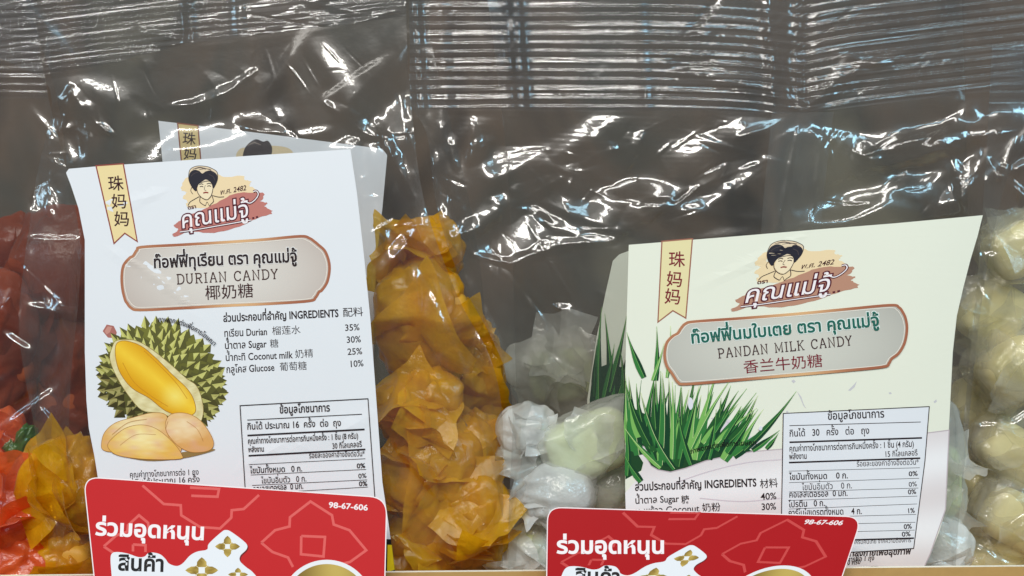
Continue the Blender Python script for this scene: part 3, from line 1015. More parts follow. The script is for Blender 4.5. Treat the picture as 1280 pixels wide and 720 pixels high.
nutrition(surf_d, lab_d, 'nutrition_table', zi([(600, 411), (1080, 385), (1122, 990), (637, 1010)]), zi, [
    ('t', 'ข้อมูลโภชนาการ', (748, 440), (938, 432), 13.5, 0.012), ('l', (627, 465), (1057, 443), 0.9),
    ('t', 'กินได้ ประมาณ 16  ครั้ง  ต่อ  ถุง', (626, 501), (980, 487), 11.5, 0.006), ('l', (628, 523), (1067, 500), 2.0),
    ('t', 'คุณค่าทางโภชนาการต่อการกินหนึ่งครั้ง : 1 ชิ้น (8 กรัม)', (629, 555), (1044, 534), 10, 0.006),
    ('t', 'พลังงาน', (631, 586), (691, 583), 9.5, 0.012), ('t', '30 กิโลแคลอรี', (946, 573), (1058, 565), 10, 0.004), ('l', (632, 599), (1070, 575), 2.0),
    ('t', 'ร้อยละของค่าอ้างอิงต่อวัน*', (859, 608), (1068, 600), 9.5, 0.0), ('l', (633, 632), (1070, 610), 0.6),
    ('t', 'ไขมันทั้งหมด   0 ก.', (638, 665), (834, 657), 10.5, 0.008), ('t', '0%', (1038, 646), (1070, 644), 8.5, 0.014), ('l', (640, 671), (1073, 650), 0.6),
    ('t', 'ไขมันอิ่มตัว   0 ก.', (680, 703), (850, 695), 10.5, 0.0), ('t', '0%', (1044, 684), (1075, 681), 8.5, 0.002), ('l', (645, 710), (1077, 689), 0.6),
    ('t', 'คอเลสเตอรอล  0 มก.', (648, 735), (838, 722), 10.5, 0.008), ('t', '0%', (1046, 713), (1078, 711), 8.5, 0.014), ('l', (648, 742), (1080, 716), 0.6),
    ('t', 'โปรตีน   0 ก.', (650, 768), (780, 762), 10.5, 0.008), ('l', (650, 775), (1082, 750), 0.6)])
a = Art(surf_d)
a.text('คุณค่าทางโภชนาการต่อ 1 ถุง', *zi([(186, 681)])[0], *zi([(446, 670)])[0], 10, INK, 0.01)
a.text('กินได้ประมาณ 16 ครั้ง', *zi([(205, 708)])[0], *zi([(450, 697)])[0], 10, INK, 0.01)
a.build('serving_note', lab_d)
a = Art(surf_d)
a.arc('ภาพตกแต่งเพื่อการโฆษณา', curve(zi([(292, 96), (345, 100), (400, 117), (455, 148), (502, 188)]), 6), 8.5, INK, 0.012, 18)
a.build('picture_caption', lab_d)
a = Art(surf_d)
a.poly([(488.7, 674), (495, 722), (497, 752), (480, 752), (482.5, 674)], (28, 26, 26), 1)
a.poly([(489.6, 681), (494.6, 722), (497, 752), (483, 752), (484.5, 681)], (240, 210, 30), 2)
a.poly([(485, 715), (493.6, 712), (494.6, 722), (497, 752), (484, 752)], (28, 26, 26), 3)
a.build('yellow_band', lab_d)


# durian picture (a printed photograph of fruit, drawn as flat ink)
def durian_art(a):
    rr = random.Random(8)
    cx, cy = 305, 295
    def edge(ang):
        c, s = math.cos(ang), math.sin(ang)
        return 232 * c * (1 + 0.02 * s), 192 * s
    husk = []
    n = 46
    for k in range(n):
        for f, m in ((0.0, 0.955), (0.5, 1.06)):
            t = (k + f + rr.uniform(-0.12, 0.12)) / n * 2 * math.pi
            x, y = edge(t)
            m *= rr.uniform(0.975, 1.02)
            # the fruit leans: wider to the lower right
            husk.append((cx + x * m, cy + y * m + 0.2 * x * m * (1 if x > 0 else 0.1)))
    a.poly(zi([(85, 132), (100, 107), (126, 112), (138, 136), (133, 158), (105, 156)]), (176, 110, 100), 1)
    a.poly(zi([(92, 132), (104, 114), (120, 116), (112, 136), (100, 145)]), (206, 146, 132), 2)
    a.poly(zi(husk), lambda x, y: mixc((120, 118, 50), (70, 66, 34), (y - 410) / 140), 1)
    # spikes: rows of small pyramids, each with a lit and a dark side
    SL = 1.6
    for ring in range(7, -1, -1):
        m = 0.20 + ring * 0.112
        cnt = int(9 + ring * 3.4)
        for k in range(cnt):
            t = (k + 0.5 * (ring % 2) + rr.uniform(-0.28, 0.28)) / cnt * 2 * math.pi
            x, y = edge(t)
            mm = m + rr.uniform(-0.03, 0.03)
            bx, by = cx + x * mm, cy + y * mm + 0.2 * x * mm * (1 if x > 0 else 0.1)
            nx, ny = x / 232, y / 192
            h = 17 + 9 * m + rr.uniform(-5, 6)
            w = 19 + rr.uniform(-3, 5)
            tip = (bx + nx * h + rr.uniform(-6, 6), by + ny * h - 7 + rr.uniform(-5, 5))
            l = math.hypot(nx, ny) + 1e-6
            px, py = -ny / l * w, nx / l * w
            A, B, C = (bx + px, by + py), (bx - px, by - py), (bx - nx * 16, by - ny * 16)
            up = 0.5 - ny * 0.5
            base = mixc((118, 108, 48), (186, 184, 92), up + rr.uniform(-0.25, 0.25))
            if nx < -0.15 and ny > 0.0:
                base = mixc(base, (78, 60, 30), 0.6)
            dark = mixc(base, (40, 38, 18), 0.62)
            lite = mixc(base, (230, 224, 150), 0.5)
            lf = (A, B) if A[0] - A[1] * 0.6 > B[0] - B[1] * 0.6 else (B, A)
            SL += 0.016
            a.poly(zi([lf[0], tip, C]), dark, SL)
            a.poly(zi([lf[1], tip, C]), mixc(base, lite, rr.uniform(0.1, 0.9)), SL)
            a.poly(zi([lf[1], tip, ((lf[1][0] + C[0]) / 2, (lf[1][1] + C[1]) / 2)]), lite, SL + 0.006)
            a.stroke(zi([C, tip]), 0.45, (54, 48, 24), SL + 0.011)
    rim = curve(zi([(122, 188), (140, 166), (205, 166), (262, 195), (330, 248), (398, 308), (436, 336), (456, 384), (462, 440), (440, 486), (380, 470), (300, 440), (232, 428), (178, 368), (136, 300), (112, 236)]), 5, True)
    a.poly(rim, lambda x, y: mixc((238, 226, 176), (214, 196, 140), 0.5 + 0.5 * math.sin(x * 0.35 + y * 0.2)), 6)
    a.stroke(rim, 0.7, (150, 130, 70), 7, closed=True)
    fl = curve(zi([(146, 190), (176, 178), (230, 195), (280, 235), (340, 295), (390, 342), (415, 382), (421, 426), (384, 440), (320, 422), (262, 377), (202, 342), (162, 292), (145, 240)]), 5, True)
    fl = [(100 + 278 / 3 + (x - 100 - 278 / 3) * 1.07, 370 + 300 / 3 + (y - 370 - 100) * 1.07) for x, y in fl]
    a.stroke(fl, 1.6, (176, 120, 40), 7.5, closed=True)
    fcx, fcy = 100 + 285 / 3, 370 + 310 / 3
    a.poly(fl, lambda x, y: mixc(mixc((250, 206, 60), (226, 160, 20), abs((x - fcx) * 0.62 - (y - fcy) * 0.78) / 22), (252, 232, 130), max(0, 0.8 - math.hypot(x - fcx - 24, y - fcy - 22) / 26)), 8)
    for p in ([(160, 250), (200, 320), (262, 372), (330, 414)], [(240, 205), (300, 262), (360, 325), (402, 385)]):
        a.stroke(curve(zi(p), 5), 0.7, (206, 140, 26), 9)

    def pod(pts, hi, lo, hx, hy, r, lay):
        c = curve(zi(pts), 6, True)
        X, Y = zi([(hx, hy)])[0]
        a.poly(c, lambda x, y: mixc(mixc(hi, lo, (math.hypot((x - X), (y - Y) * 1.5) / r) ** 1.6 + 0.22 * float(vnoise(x / 6.0, y / 3.5, 4))), (226, 170, 150), max(0, 0.55 * float(vnoise(x / 11.0, y / 7.0, 9)))), lay)
        a.stroke(c, 0.6, (176, 120, 56), lay + 1, closed=True)
    a.poly(curve(zi([(120, 590), (250, 618), (390, 608), (500, 580), (470, 575), (250, 600)]), 5, True), (150, 120, 70), 9.5)
    pod([(80, 556), (92, 512), (132, 476), (200, 455), (270, 438), (322, 446), (334, 500), (380, 570), (350, 590), (240, 590), (130, 586), (88, 578)], (248, 226, 176), (228, 176, 100), 210, 490, 44, 10)
    pod([(322, 470), (345, 442), (400, 440), (450, 466), (488, 516), (501, 556), (482, 580), (420, 586), (368, 562), (326, 512)], (247, 220, 176), (224, 166, 96), 385, 490, 36, 12)
    pod([(108, 548), (166, 498), (230, 483), (290, 500), (350, 550), (381, 594), (372, 611), (252, 612), (152, 600), (112, 578)], (252, 232, 168), (234, 184, 88), 236, 530, 42, 14)
    for p in ([(150, 560), (210, 520), (285, 520)], [(330, 470), (322, 500), (335, 530)], [(120, 520), (180, 475), (250, 462)], [(400, 470), (440, 500), (462, 545)]):
        a.stroke(curve(zi(p), 5), 0.5, (196, 140, 76), 16)


a = Art(surf_d)
durian_art(a)
a.build('durian_picture', lab_d)

# ---- pandan label
zp, zg, zn = zx(780, 260, 2.7826), zx(760, 470, 2.88), zx(970, 500, 3.2714)
out_p = [(786, 306), (900, 297), (1020, 287), (1120, 279), (1228.5, 269), (1222, 295), (1213, 325), (1204, 360), (1196, 395), (1191, 440), (1189, 480), (1186, 538), (1184.5, 590), (1182, 637), (1174, 665), (1163, 692), (1150, 716), (1135, 752), (786, 752), (783, 640), (781.5, 609), (781.5, 470), (783.5, 390)]
lab_p = card('label', out_p, surf_p, 0.00025, [M['cream_paper'], M['cream_paper']], pandan, 'cream printed label of a pandan candy bag with green leaves')
ribbon(surf_p, lab_p, zp([(132, 116), (238, 107), (215, 383), (170, 357), (118, 397)]),
       [('珠', (846, 324), 0.0), ('妈', (843.3, 348.8), 0.05), ('妈', (841, 370.5), 0.07)], 21, (236, 222, 170), (164, 104, 84), (128, 34, 44))
emblem(surf_p, affine(zl([(437, 365), (830, 265), (550, 88)]), zp([(375, 355), (815, 265), (565, 113)])), lab_p, (190, 140, 116))
plate_p = curve(zp([(245, 395), (400, 384), (580, 370), (760, 353), (925, 338), (955, 346), (968, 362), (978, 384), (983, 420), (975, 468), (955, 504), (930, 524), (920, 540), (900, 552), (760, 566), (560, 583), (380, 599), (215, 612), (188, 606), (176, 590), (166, 574), (148, 548), (141, 512), (147, 472), (166, 448), (186, 436), (198, 418), (214, 402)]), 5, True)


def txt_p(a):
    outlined(a, 'ท๊อฟฟี่นมใบเตย ตรา คุณแม่จู้', *zp([(232, 471), (889, 409)]), 21, (30, 100, 86), (230, 238, 232), 0.026)
    a.serif('PANDAN MILK CANDY', *zp([(328, 522)])[0], *zp([(793, 476)])[0], 11.5, (62, 36, 40), 1.3, 5)
    a.text('香兰牛奶糖', *zp([(415, 572)])[0], *zp([(692, 548)])[0], 18, (126, 24, 44), 0.0, 0, 5)


a = Art(surf_p)
rr = random.Random(4)
# milk splash first, leaves over it
milk_poly = zg([(62, 420), (80, 400), (104, 372), (122, 340), (128, 310), (118, 292), (106, 276), (108, 258), (120, 250), (136, 258), (142, 276), (142, 300), (156, 324), (180, 338), (225, 346), (280, 332), (350, 306), (420, 290), (520, 272), (640, 262), (760, 250), (900, 232), (1060, 210), (1150, 205), (1228, 195), (1222, 330), (1215, 480), (1160, 640), (1080, 812), (75, 812), (66, 560)])
a.poly(milk_poly, lambda x, y: mixc((246, 241, 241), (230, 219, 218), 0.5 + 0.5 * math.sin((y - 560 + 0.12 * (x - 790)) * 0.075)), 1)
a.stroke(milk_poly[6:30], 1.3, (196, 180, 184), 2)
for p in ([(372, 152), (420, 160), (470, 200), (520, 240)], [(640, 300), (500, 312), (360, 345), (240, 386)], [(620, 440), (480, 452), (330, 440)]):
    a.stroke(curve(zg(p), 6), [0.6, 1.6, 2.2, 1.2, 0.5] if False else 1.4, (214, 200, 206), 2)
a.poly(curve(zg([(378, 165), (410, 150), (455, 168), (500, 210), (540, 232), (520, 262), (440, 240), (390, 220)]), 5, True), (226, 216, 222), 1)


BL = [3.0]


def blade(base, tip, w, bend, cols, lay):
    BL[0] += 0.07
    lay = BL[0]
    b, t = np.array(base, float), np.array(tip, float)
    m = (b + t) / 2 + np.array([bend, 0])
    n = 9
    c = [(1 - s) ** 2 * b + 2 * s * (1 - s) * m + s * s * t for s in np.linspace(0, 1, n)]
    wid = [w * (0.55 + 0.45 * math.sin(math.pi * min(1, s * 1.25 + 0.15))) * (1 - s ** 2.2) + 0.05 for s in np.linspace(0, 1, n)]
    L, Rr, Mi = [], [], []
    for k in range(n):
        u = c[min(k + 1, n - 1)] - c[max(k - 1, 0)]
        u = u / np.hypot(*u)
        q = np.array([-u[1], u[0]]) * wid[k] / 2
        L.append(tuple(c[k] + q)); Rr.append(tuple(c[k] - q)); Mi.append(tuple(c[k] + q * 0.1))
    a.poly(L + Mi[::-1], cols[0], lay)
    a.poly(Mi + Rr[::-1], cols[1], lay)
    a.stroke(Mi, 0.5, cols[2], lay + 0.035)


DK, MD, LT, YG = (18, 64, 38), (52, 122, 58), (126, 182, 92), (214, 230, 164)
# a dark tangle low down, between the leaves
a.poly(zg([(63, 372), (63, 150), (100, 120), (160, 150), (230, 200), (300, 190), (380, 230), (440, 240), (500, 262), (520, 270), (420, 288), (350, 304), (280, 330), (225, 344), (180, 336), (156, 322), (143, 300), (143, 276), (136, 256), (120, 248), (106, 256), (105, 276), (116, 294), (127, 312), (120, 340)]), (30, 70, 38), 3)
for k in range(10):
    bx = rr.uniform(66, 470)
    by = rr.uniform(245, 330) - (bx - 200) * 0.05
    if bx < 150:
        by = rr.uniform(150, 245)
    lean = (bx - 190) * 0.45 + rr.uniform(-60, 70)
    h = rr.uniform(110, 250) * (1.0 if bx < 330 else 0.75)
    ty = max(by - h, -20 + 0.02 * bx)
    tx = min(max(bx + lean, 66), 560)
    cols = rr.choice([(DK, MD, LT), (MD, LT, YG), (DK, MD, MD), (MD, DK, LT), (LT, YG, YG), (DK, (34, 88, 42), LT)])
    p, q = zg([(bx, by), (tx, ty)])
    blade(p, q, rr.uniform(3.5, 8.5), rr.uniform(-8, 8), cols, 4 + k % 4)
for k in range(32):
    bx = 72 + k * 12.4 + rr.uniform(-6, 6)
    by = 300 + rr.uniform(-50, 30) - max(0, bx - 250) * 0.12
    if bx < 140:
        by -= 60 - (bx - 72) * 0.6
    tx = max(64, bx + (bx - 150) * 0.42 + rr.uniform(-50, 55))
    ty = rr.uniform(-24, 80) + max(0, tx - 380) * 0.42
    cols = rr.choice([(DK, MD, LT), (DK, (34, 88, 42), LT), (MD, LT, YG), (MD, DK, YG), (DK, MD, YG)])
    blade(*zg([(bx, by), (min(tx, 590), ty)]), rr.uniform(9.5, 15), rr.uniform(-7, 7), cols, 5 + 2 * (k % 3))
for (b, t, w, bd, cols) in (((70, 360), (62, 150), 12, 4, (DK, MD, LT)), ((150, 250), (64, 20), 15, -8, (DK, (34, 88, 42), LT)),
                            ((205, 300), (118, 60), 13, -6, (DK, MD, YG)), ((180, 260), (190, -18), 13, 2, (MD, DK, LT)), ((232, 300), (232, 20), 12, 2, (MD, LT, YG)),
                            ((260, 300), (340, 20), 14, -4, (DK, MD, LT)), ((300, 260), (450, 0), 11, -6, (MD, LT, YG)), ((330, 300), (500, 45), 12, -6, (DK, MD, LT)),
                            ((380, 260), (536, 115), 13, -8, (MD, LT, YG)), ((400, 260), (534, 60), 9, -4, (DK, MD, LT)), ((490, 268), (678, 55), 13, 7, (DK, (40, 100, 52), LT)),
                            ((520, 268), (618, 195), 11, 2, (MD, DK, LT)), ((570, 262), (614, 205), 9, 2, (DK, MD, LT)), ((120, 380), (62, 290), 13, -3, (DK, MD, LT)),
                            ((190, 330), (62, 190), 11, -6, (MD, LT, YG)), ((240, 335), (150, 170), 11, -6, (DK, MD, YG)), ((300, 320), (250, 130), 12, -4, (DK, MD, LT)), ((360, 300), (390, 120), 11, 3, (MD, DK, LT)), ((430, 280), (540, 120), 10, 0, (DK, MD, LT))):
    blade(*zg([b, t]), w / 1.45, bd, cols, 9)
for (b, t, w, bd, cols) in (((70, 590), (8, 432), 14, -3, (DK, MD, LT)), ((112, 600), (114, 412), 11, 2, (DK, MD, LT)), ((150, 590), (162, 410), 8, 3, (MD, LT, YG)), ((100, 600), (140, 470), 9, 2, (MD, LT, YG))):
    p, q = zp([b, t])
    blade((max(p[0], 784), p[1]), (max(q[0], 783.5), q[1]), w / 1.6, bd, cols, 10)
for p in ([(292, 78), (304, 84), (306, 110), (296, 122), (288, 104)], [(548, 180), (556, 184), (552, 196), (542, 192)]):
    a.poly(curve(zg(p), 4, True), (228, 226, 232), 12)
for p in ([(680, 55), (696, 75), (704, 100), (714, 118), (704, 108), (694, 84)], [(864, 52), (886, 30), (896, 18), (888, 40), (872, 54)], [(660, 18), (668, 12), (676, 20), (668, 26)], [(1010, 60), (1018, 58), (1022, 64), (1014, 66)], [(1172, 92), (1182, 84), (1184, 92), (1176, 98)], [(640, 128), (646, 124), (650, 130), (644, 134)]):
    a.poly(zg(p), (206, 202, 204), 1)
a.build('leaf_picture', lab_p)
plate(surf_p, lab_p, plate_p, (214, 210, 198), (184, 180, 170), txt_p)
# the plate lies over the leaves
for o in lab_p.children:
    if o.name.startswith('name_plate'):
        for v in o.data.vertices:
            v.co.y -= 2.2e-5 * 13
a = Art(surf_p)
a.text('ส่วนประกอบที่สำคัญ INGREDIENTS', *zg([(97, 413)])[0], *zg([(535, 397)])[0], 14, INK, 0.024, 0, 4)
a.text('材料', *zg([(547, 402)])[0], *zg([(613, 397)])[0], 12.5, INK, 0.006, 0, 4)
for s, p, q, em in (('น้ำตาล Sugar', (97, 460), (256, 453), 12), ('糖', (264, 458), (294, 456), 11.5), ('40%', (550, 446), (607, 443), 12), ('มะพร้าว Coconut 奶粉', (97, 499), (406, 484), 12), ('30%', (552, 483), (606, 480), 12)):
    a.text(s, *zg([p])[0], *zg([q])[0], em, INK, 0.006, 0, 4)
a.build('ingredient_list', lab_p)
a = Art(surf_p)
a.arc('ภาพตกแต่งเพื่อการโฆษณา', curve(zg([(298, 280), (350, 266), (410, 255), (470, 250), (536, 248)]), 6), 8.5, (24, 30, 24), 0.012, 14)
a.build('picture_caption', lab_p)
nutrition(surf_p, lab_p, 'nutrition_table', zn([(30, 55), (627, 27), (609, 250), (563, 607), (20, 640)]), zn, [
    ('t', 'ข้อมูลโภชนาการ', (211, 81), (444, 71), 14, 0.012), ('l', (55, 105), (592, 90), 0.9),
    ('t', 'กินได้   30   ครั้ง   ต่อ   ถุง', (54, 150), (383, 138), 12, 0.008), ('l', (55, 173), (597, 155), 2.1),
    ('t', 'คุณค่าทางโภชนาการต่อการกินหนึ่งครั้ง : 1 ชิ้น (4 กรัม)', (54, 211), (565, 191), 10.5, 0.01),
    ('t', 'พลังงาน', (54, 243), (127, 240), 10, 0.016), ('t', '15 กิโลแคลอรี', (444, 233), (580, 226), 10, 0.006), ('l', (53, 256), (590, 238), 2.1),
    ('t', 'ร้อยละของค่าอ้างอิงต่อวัน*', (330, 272), (584, 264), 9.5, 0.0), ('l', (53, 291), (588, 277), 0.6),
    ('t', 'ไขมันทั้งหมด    0 ก.', (55, 327), (295, 320), 11, 0.012), ('t', '0%', (543, 312), (580, 309), 8.5, 0.014), ('l', (53, 338), (585, 320), 0.6),
    ('t', 'ไขมันอิ่มตัว    0 ก.', (107, 369), (312, 361), 11, 0.0), ('t', '0%', (543, 355), (577, 352), 8.5, 0.002), ('l', (53, 376), (582, 360), 0.6),
    ('t', 'คอเลสเตอรอล  0 มก.', (53, 399), (294, 392), 11, 0.012), ('t', '0%', (540, 386), (574, 383), 8.5, 0.014), ('l', (52, 411), (578, 393), 0.6),
    ('t', 'โปรตีน   0 ก.', (52, 439), (201, 433), 11, 0.012), ('l', (52, 446), (577, 425), 0.6),
    ('t', 'คาร์โบไฮเดรตทั้งหมด    4 ก.', (50, 474), (352, 466), 11, 0.012), ('t', '1%', (537, 463), (568, 460), 8.5, 0.014), ('l', (50, 482), (573, 468), 0.6),
    ('l', (48, 512), (570, 500), 0.6), ('t', '0%', (523, 528), (556, 525), 8.5, 0.014), ('l', (47, 545), (567, 532), 0.6),
    ('t', '0%', (515, 559), (551, 556), 8.5, 0.014), ('l', (46, 580), (564, 565), 2.0),
    ('t', 'สำหรับคนไทย จากความต้องการ', (305, 590), (553, 581), 7.5, 0.0)], (232, 232, 236))
a = Art(surf_p)
a.text('กำลังกายเพื่อสุขภาพ', *zn([(287, 640)])[0], *zn([(551, 630)])[0], 11, INK, 0.03, 0.15, 4)
a.text('การต่อ 1 ถุง', *zn([(290, 662)])[0], *zn([(402, 655)])[0], 8.5, INK, 0.012, 0.15, 4)
a.text('30 ครั้ง', *zn([(280, 676)])[0], *zn([(346, 670)])[0], 8.5, INK, 0.012, 0.15, 4)
for cx, w in ((312, 42), (402, 46)):
    a.stroke([zn([(cx + w * math.cos(t), 696 + 13 * math.sin(t) - (cx - 312) * 0.03)])[0] for t in np.linspace(0, 2 * math.pi, 28)[:-1]], 0.7, INK, 4, closed=True)
a.build('exercise_note', lab_p)


# ---- labels in the second row
def surf_b(x, y):
    return 0.3662 + 0 * np.asarray(x, float) + (y - 300) * 4e-6


lab2 = card('label', [(198, 151), (330, 167), (478, 186), (484, 194), (478, 260), (470, 330), (464, 560), (220, 560), (206, 230)], surf_b, 0.00025, [M['paper'], M['paper']], durian2, 'white label dimmed by the bag in front of it')
ribbon(surf_b, lab2, [(222, 154), (247.5, 157), (252, 215), (240, 208), (228, 214)], [('珠', (236.5, 173), 0.08), ('妈', (238, 192), 0.08)], 17, (226, 200, 140), (150, 90, 70), (60, 40, 40))
a = Art(surf_b)
a.poly(curve([(297, 200), (300, 186), (318, 184), (340, 182), (362, 186), (366, 200), (330, 212)], 4, True), (226, 204, 166), 1)
a.poly(curve([(306, 200), (305, 188), (311, 179), (320, 174), (329, 177), (335, 176), (340, 184), (339, 194), (333, 202)], 4, True), (66, 58, 60), 2)
a.stroke([(309, 182), (318, 178), (326, 181)], 0.8, (150, 134, 124), 3)
a.build('emblem', lab2)


def surf_b2(x, y):
    return 0.3662 + 0 * np.asarray(x, float) + (y - 300) * 3e-6


lab3 = card('label', [(766, 326), (774, 318), (790, 312), (980, 300), (975, 600), (735, 560), (734, 500), (746, 420), (757, 366)], surf_b2, 0.00025, [M['cream_paper'], M['cream_paper']], pandan2, 'cream label dimmed by the bag in front of it')
a = Art(surf_b2)
for k, (b, t, w, bd, c) in enumerate((((748, 500), (752, 384), 9, -3, (DK, MD, LT)), ((765, 500), (756, 392), 10, 2, (MD, DK, LT)), ((762, 490), (784, 392), 9, 2, (DK, MD, LT)), ((742, 495), (747, 424), 7, -2, (DK, DK, MD)), ((772, 495), (790, 420), 8, 2, (MD, DK, LT)), ((755, 498), (768, 430), 8, 2, (DK, MD, LT)), ((780, 498), (776, 440), 8, 2, (DK, MD, LT)))):
    blade(b, t, w, bd, c, 2 + k)
a.poly([(737, 500), (741, 462), (760, 455), (790, 462), (790, 520), (737, 520)], DK, 1)
a.build('leaf_picture', lab3)

# ------------------------------------------------------------------ wrapped sweets
bm = bmesh.new()
bmesh.ops.create_icosphere(bm, subdivisions=5, radius=1)
ICO_V = np.array([tuple(v.co) for v in bm.verts])
ICO_F = np.array([[v.index for v in f.verts] for f in bm.faces])
bm.free()


def crumple(v, seed, n=16, amp=0.10, fine=70):
    r = random.Random(seed)

    def rv():
        q = np.array([r.gauss(0, 1) for _ in range(3)])
        return q / np.linalg.norm(q)
    d = np.zeros(len(v))
    for k in range(n):
        d += r.choice((-1, 1)) * r.uniform(0.4, 1) * amp * 1.7 * np.abs(v @ rv() - r.uniform(-0.8, 0.8))
    for k in range(fine):
        c = rv()
        w = np.clip(1.25 - np.linalg.norm(v - c, axis=1) / r.uniform(0.2, 0.55), 0, 1)
        d += r.choice((-1, 1)) * amp * 1.1 * w * np.clip(1 - np.abs((v - c) @ rv()) / r.uniform(0.05, 0.16), 0, 1) * 0.7
    d -= d.mean()
    return 1 + np.clip(d, -0.4, 0.5)


def rotm(seed, ang=None):
    r = random.Random(seed)
    if ang is not None:
        return np.array(Euler((r.uniform(-0.3, 0.3), -math.radians(ang), r.uniform(-0.3, 0.3))).to_matrix())
    return np.array(Euler((r.uniform(0, 6), r.uniform(0, 6), r.uniform(0, 6))).to_matrix())


def flap(size, seed, n=40):
    """a crumpled corner of a wrapper: sheet in its own x, y plane"""
    r = random.Random(seed)
    s, t = np.meshgrid(np.linspace(-1, 1, n), np.linspace(-1, 1, n))
    z = np.zeros_like(s)
    for k in range(10):
        a = r.uniform(0, math.pi)
        z += r.choice((-1, 1)) * r.uniform(0.06, 0.3) * np.abs(s * math.cos(a) + t * math.sin(a) - r.uniform(-0.8, 0.8))
    z -= z.mean()
    z += 0.25 * s * s * r.uniform(-1, 1)
    k = 1 + 0.15 * vnoise(s * 2 + seed, t * 2, seed)
    return np.stack([s * k * size, t * k * size * r.uniform(0.6, 1), z * size], -1).reshape(-1, 3), grid_faces(n, n)


def sweet(x, y, d, rx, ry, rz, wrap, core, label, group, cat='sweet', ang=None, seed=0, amp=0.1, flaps=3, core_scale=0.62, twist=False, block=False, fsize=0.75):
    px = d / F
    c = P(x, y, d)
    root = empty('wrapped_candy', label, cat, (float(c[0]), float(c[1]), float(c[2] - ry * px)), group)
    Rm = np.array(Euler((0, 0, 0)).to_matrix()) if ang is None else np.array(Euler((0, -math.radians(ang), 0)).to_matrix())
    rad = crumple(ICO_V, seed, amp=amp)
    v0 = ICO_V
    if block:       # a pressed block keeps its shoulders
        v0 = np.sign(ICO_V) * np.abs(ICO_V) ** 0.62
    v = (v0 * rad[:, None]) * np.array([rx * px, rz, ry * px])
    V = [v @ Rm.T + c]
    Fc = [ICO_F]
    o = mk('wrapper', V[0], Fc[0], M[wrap], root)
    r = random.Random(seed + 99)
    for k in range(flaps):
        fv, ff = flap(r.uniform(0.7, 1.15) * min(rx, ry) * px * fsize, seed * 7 + k)
        th = r.uniform(0, 2 * math.pi)
        dirv = np.array([math.cos(th), -r.uniform(0.8, 2.2), math.sin(th)])
        dirv = dirv / np.linalg.norm(dirv)
        q = Vector(dirv).to_track_quat('Z', 'Y').to_matrix()
        tilt = np.array(Euler((r.uniform(-0.4, 0.4), r.uniform(-0.4, 0.4), r.uniform(0, 6))).to_matrix())
        fv = fv @ tilt.T @ np.array(q).T + c + dirv * np.array([rx * px, rz, ry * px]) * 0.9
        mk('wrapper_flap', fv, ff, M[wrap], root)
    if twist:
        for sgn in (-1, 1):
            n, m = 48, 14
            ph, u = np.meshgrid(np.linspace(0, 2 * math.pi, n, endpoint=False), np.linspace(0, 1, m))
            rr_ = (0.22 + 0.75 * u ** 1.2) * (1 + 0.28 * np.cos(9 * ph + seed) * u + 0.18 * np.cos(5 * ph + 2) * u)
            xx = sgn * (0.86 + 0.75 * u * (1 + 0.15 * np.cos(7 * ph)))
            tv = np.stack([xx * rx * px, rr_ * np.cos(ph) * rz * 0.8, rr_ * np.sin(ph) * ry * px * 0.8], -1).reshape(-1, 3)
            mk('wrapper_twist', tv @ Rm.T + c, grid_faces(n, m, True), M[wrap], root)
    if core:
        e = np.sign(ICO_V) * np.abs(ICO_V) ** 0.55
        cv = e * np.array([rx * px, rz, ry * px]) * core_scale * (1 + 0.03 * (crumple(ICO_V, seed + 5, 8, 0.1, 0) - 1))[:, None]
        mk('candy', cv @ Rm.T + c, ICO_F, M[core], root)
    return root


GA, GO, GP, GM = 'amber wrapped durian sweets', 'orange red wrapped sweets', 'pale wrapped pandan sweets', 'yellowish wrapped milk sweets'
AM = [
    (522, 318, .345, 48, 48, .010, 'dim amber wrapped sweet topmost in the durian bag'),
    (546, 402, .334, 66, 66, .012, 'smooth amber wrapped sweet in the middle of the durian bag, above the crinkled ones'),
    (598, 462, .348, 34, 62, .010, 'brownish amber sweet pressed against the right side seam of the durian bag'),
    (522, 512, .322, 46, 44, .010, 'amber sweet with a folded crinkled wrapper beside the nutrition table of the durian label'),
    (540, 602, .322, 66, 64, .012, 'large bright amber wrapped sweet beside the red tag under the durian label'),
    (592, 556, .334, 40, 52, .010, 'amber sweet against the right seam of the durian bag, above the lowest corner one'),
    (590, 650, .318, 44, 56, .010, 'bright amber sweet in the lower right corner of the durian bag'),
    (520, 694, .320, 46, 44, .010, 'amber sweet at the bottom of the durian bag, touching the tray edge'),
    (94, 610, .318, 50, 66, .011, 'pale amber sweet left of the red tag, in the durian bag'),
    (90, 706, .314, 46, 48, .010, 'lowest amber sweet at the left side of the durian bag'),
]
for k, (x, y, d, rx, ry, rz, lb) in enumerate(AM):
    sweet(x, y, d, rx, ry, rz, 'amber', 'durian_candy', lb, GA, seed=101 + k * 3, amp=0.12, flaps=2 if k == 1 else 5, fsize=1.0)
OR = [
    (18, 628, .318, 54, 66, .012, 'orange', 'bright orange wrapped sweet at the left border, above the lowest one'),
    (36, 704, .316, 50, 40, .011, 'orange', 'lowest bright orange sweet at the left border'),
    (2, 560, .326, 36, 44, .010, 'orange', 'orange sweet cut by the left border, beside the green wrapper'),
    (14, 326, .366, 62, 60, .012, 'red', 'topmost dark red sweet at the left border'),
    (66, 352, .360, 62, 76, .012, 'red', 'dark red sweet beside the upper left edge of the durian label'),
    (72, 478, .364, 60, 84, .012, 'red', 'dark red sweet beside the durian picture'),
    (16, 430, .352, 52, 84, .012, 'red', 'reddish brown sweet seen through folded film at the left border'),
]
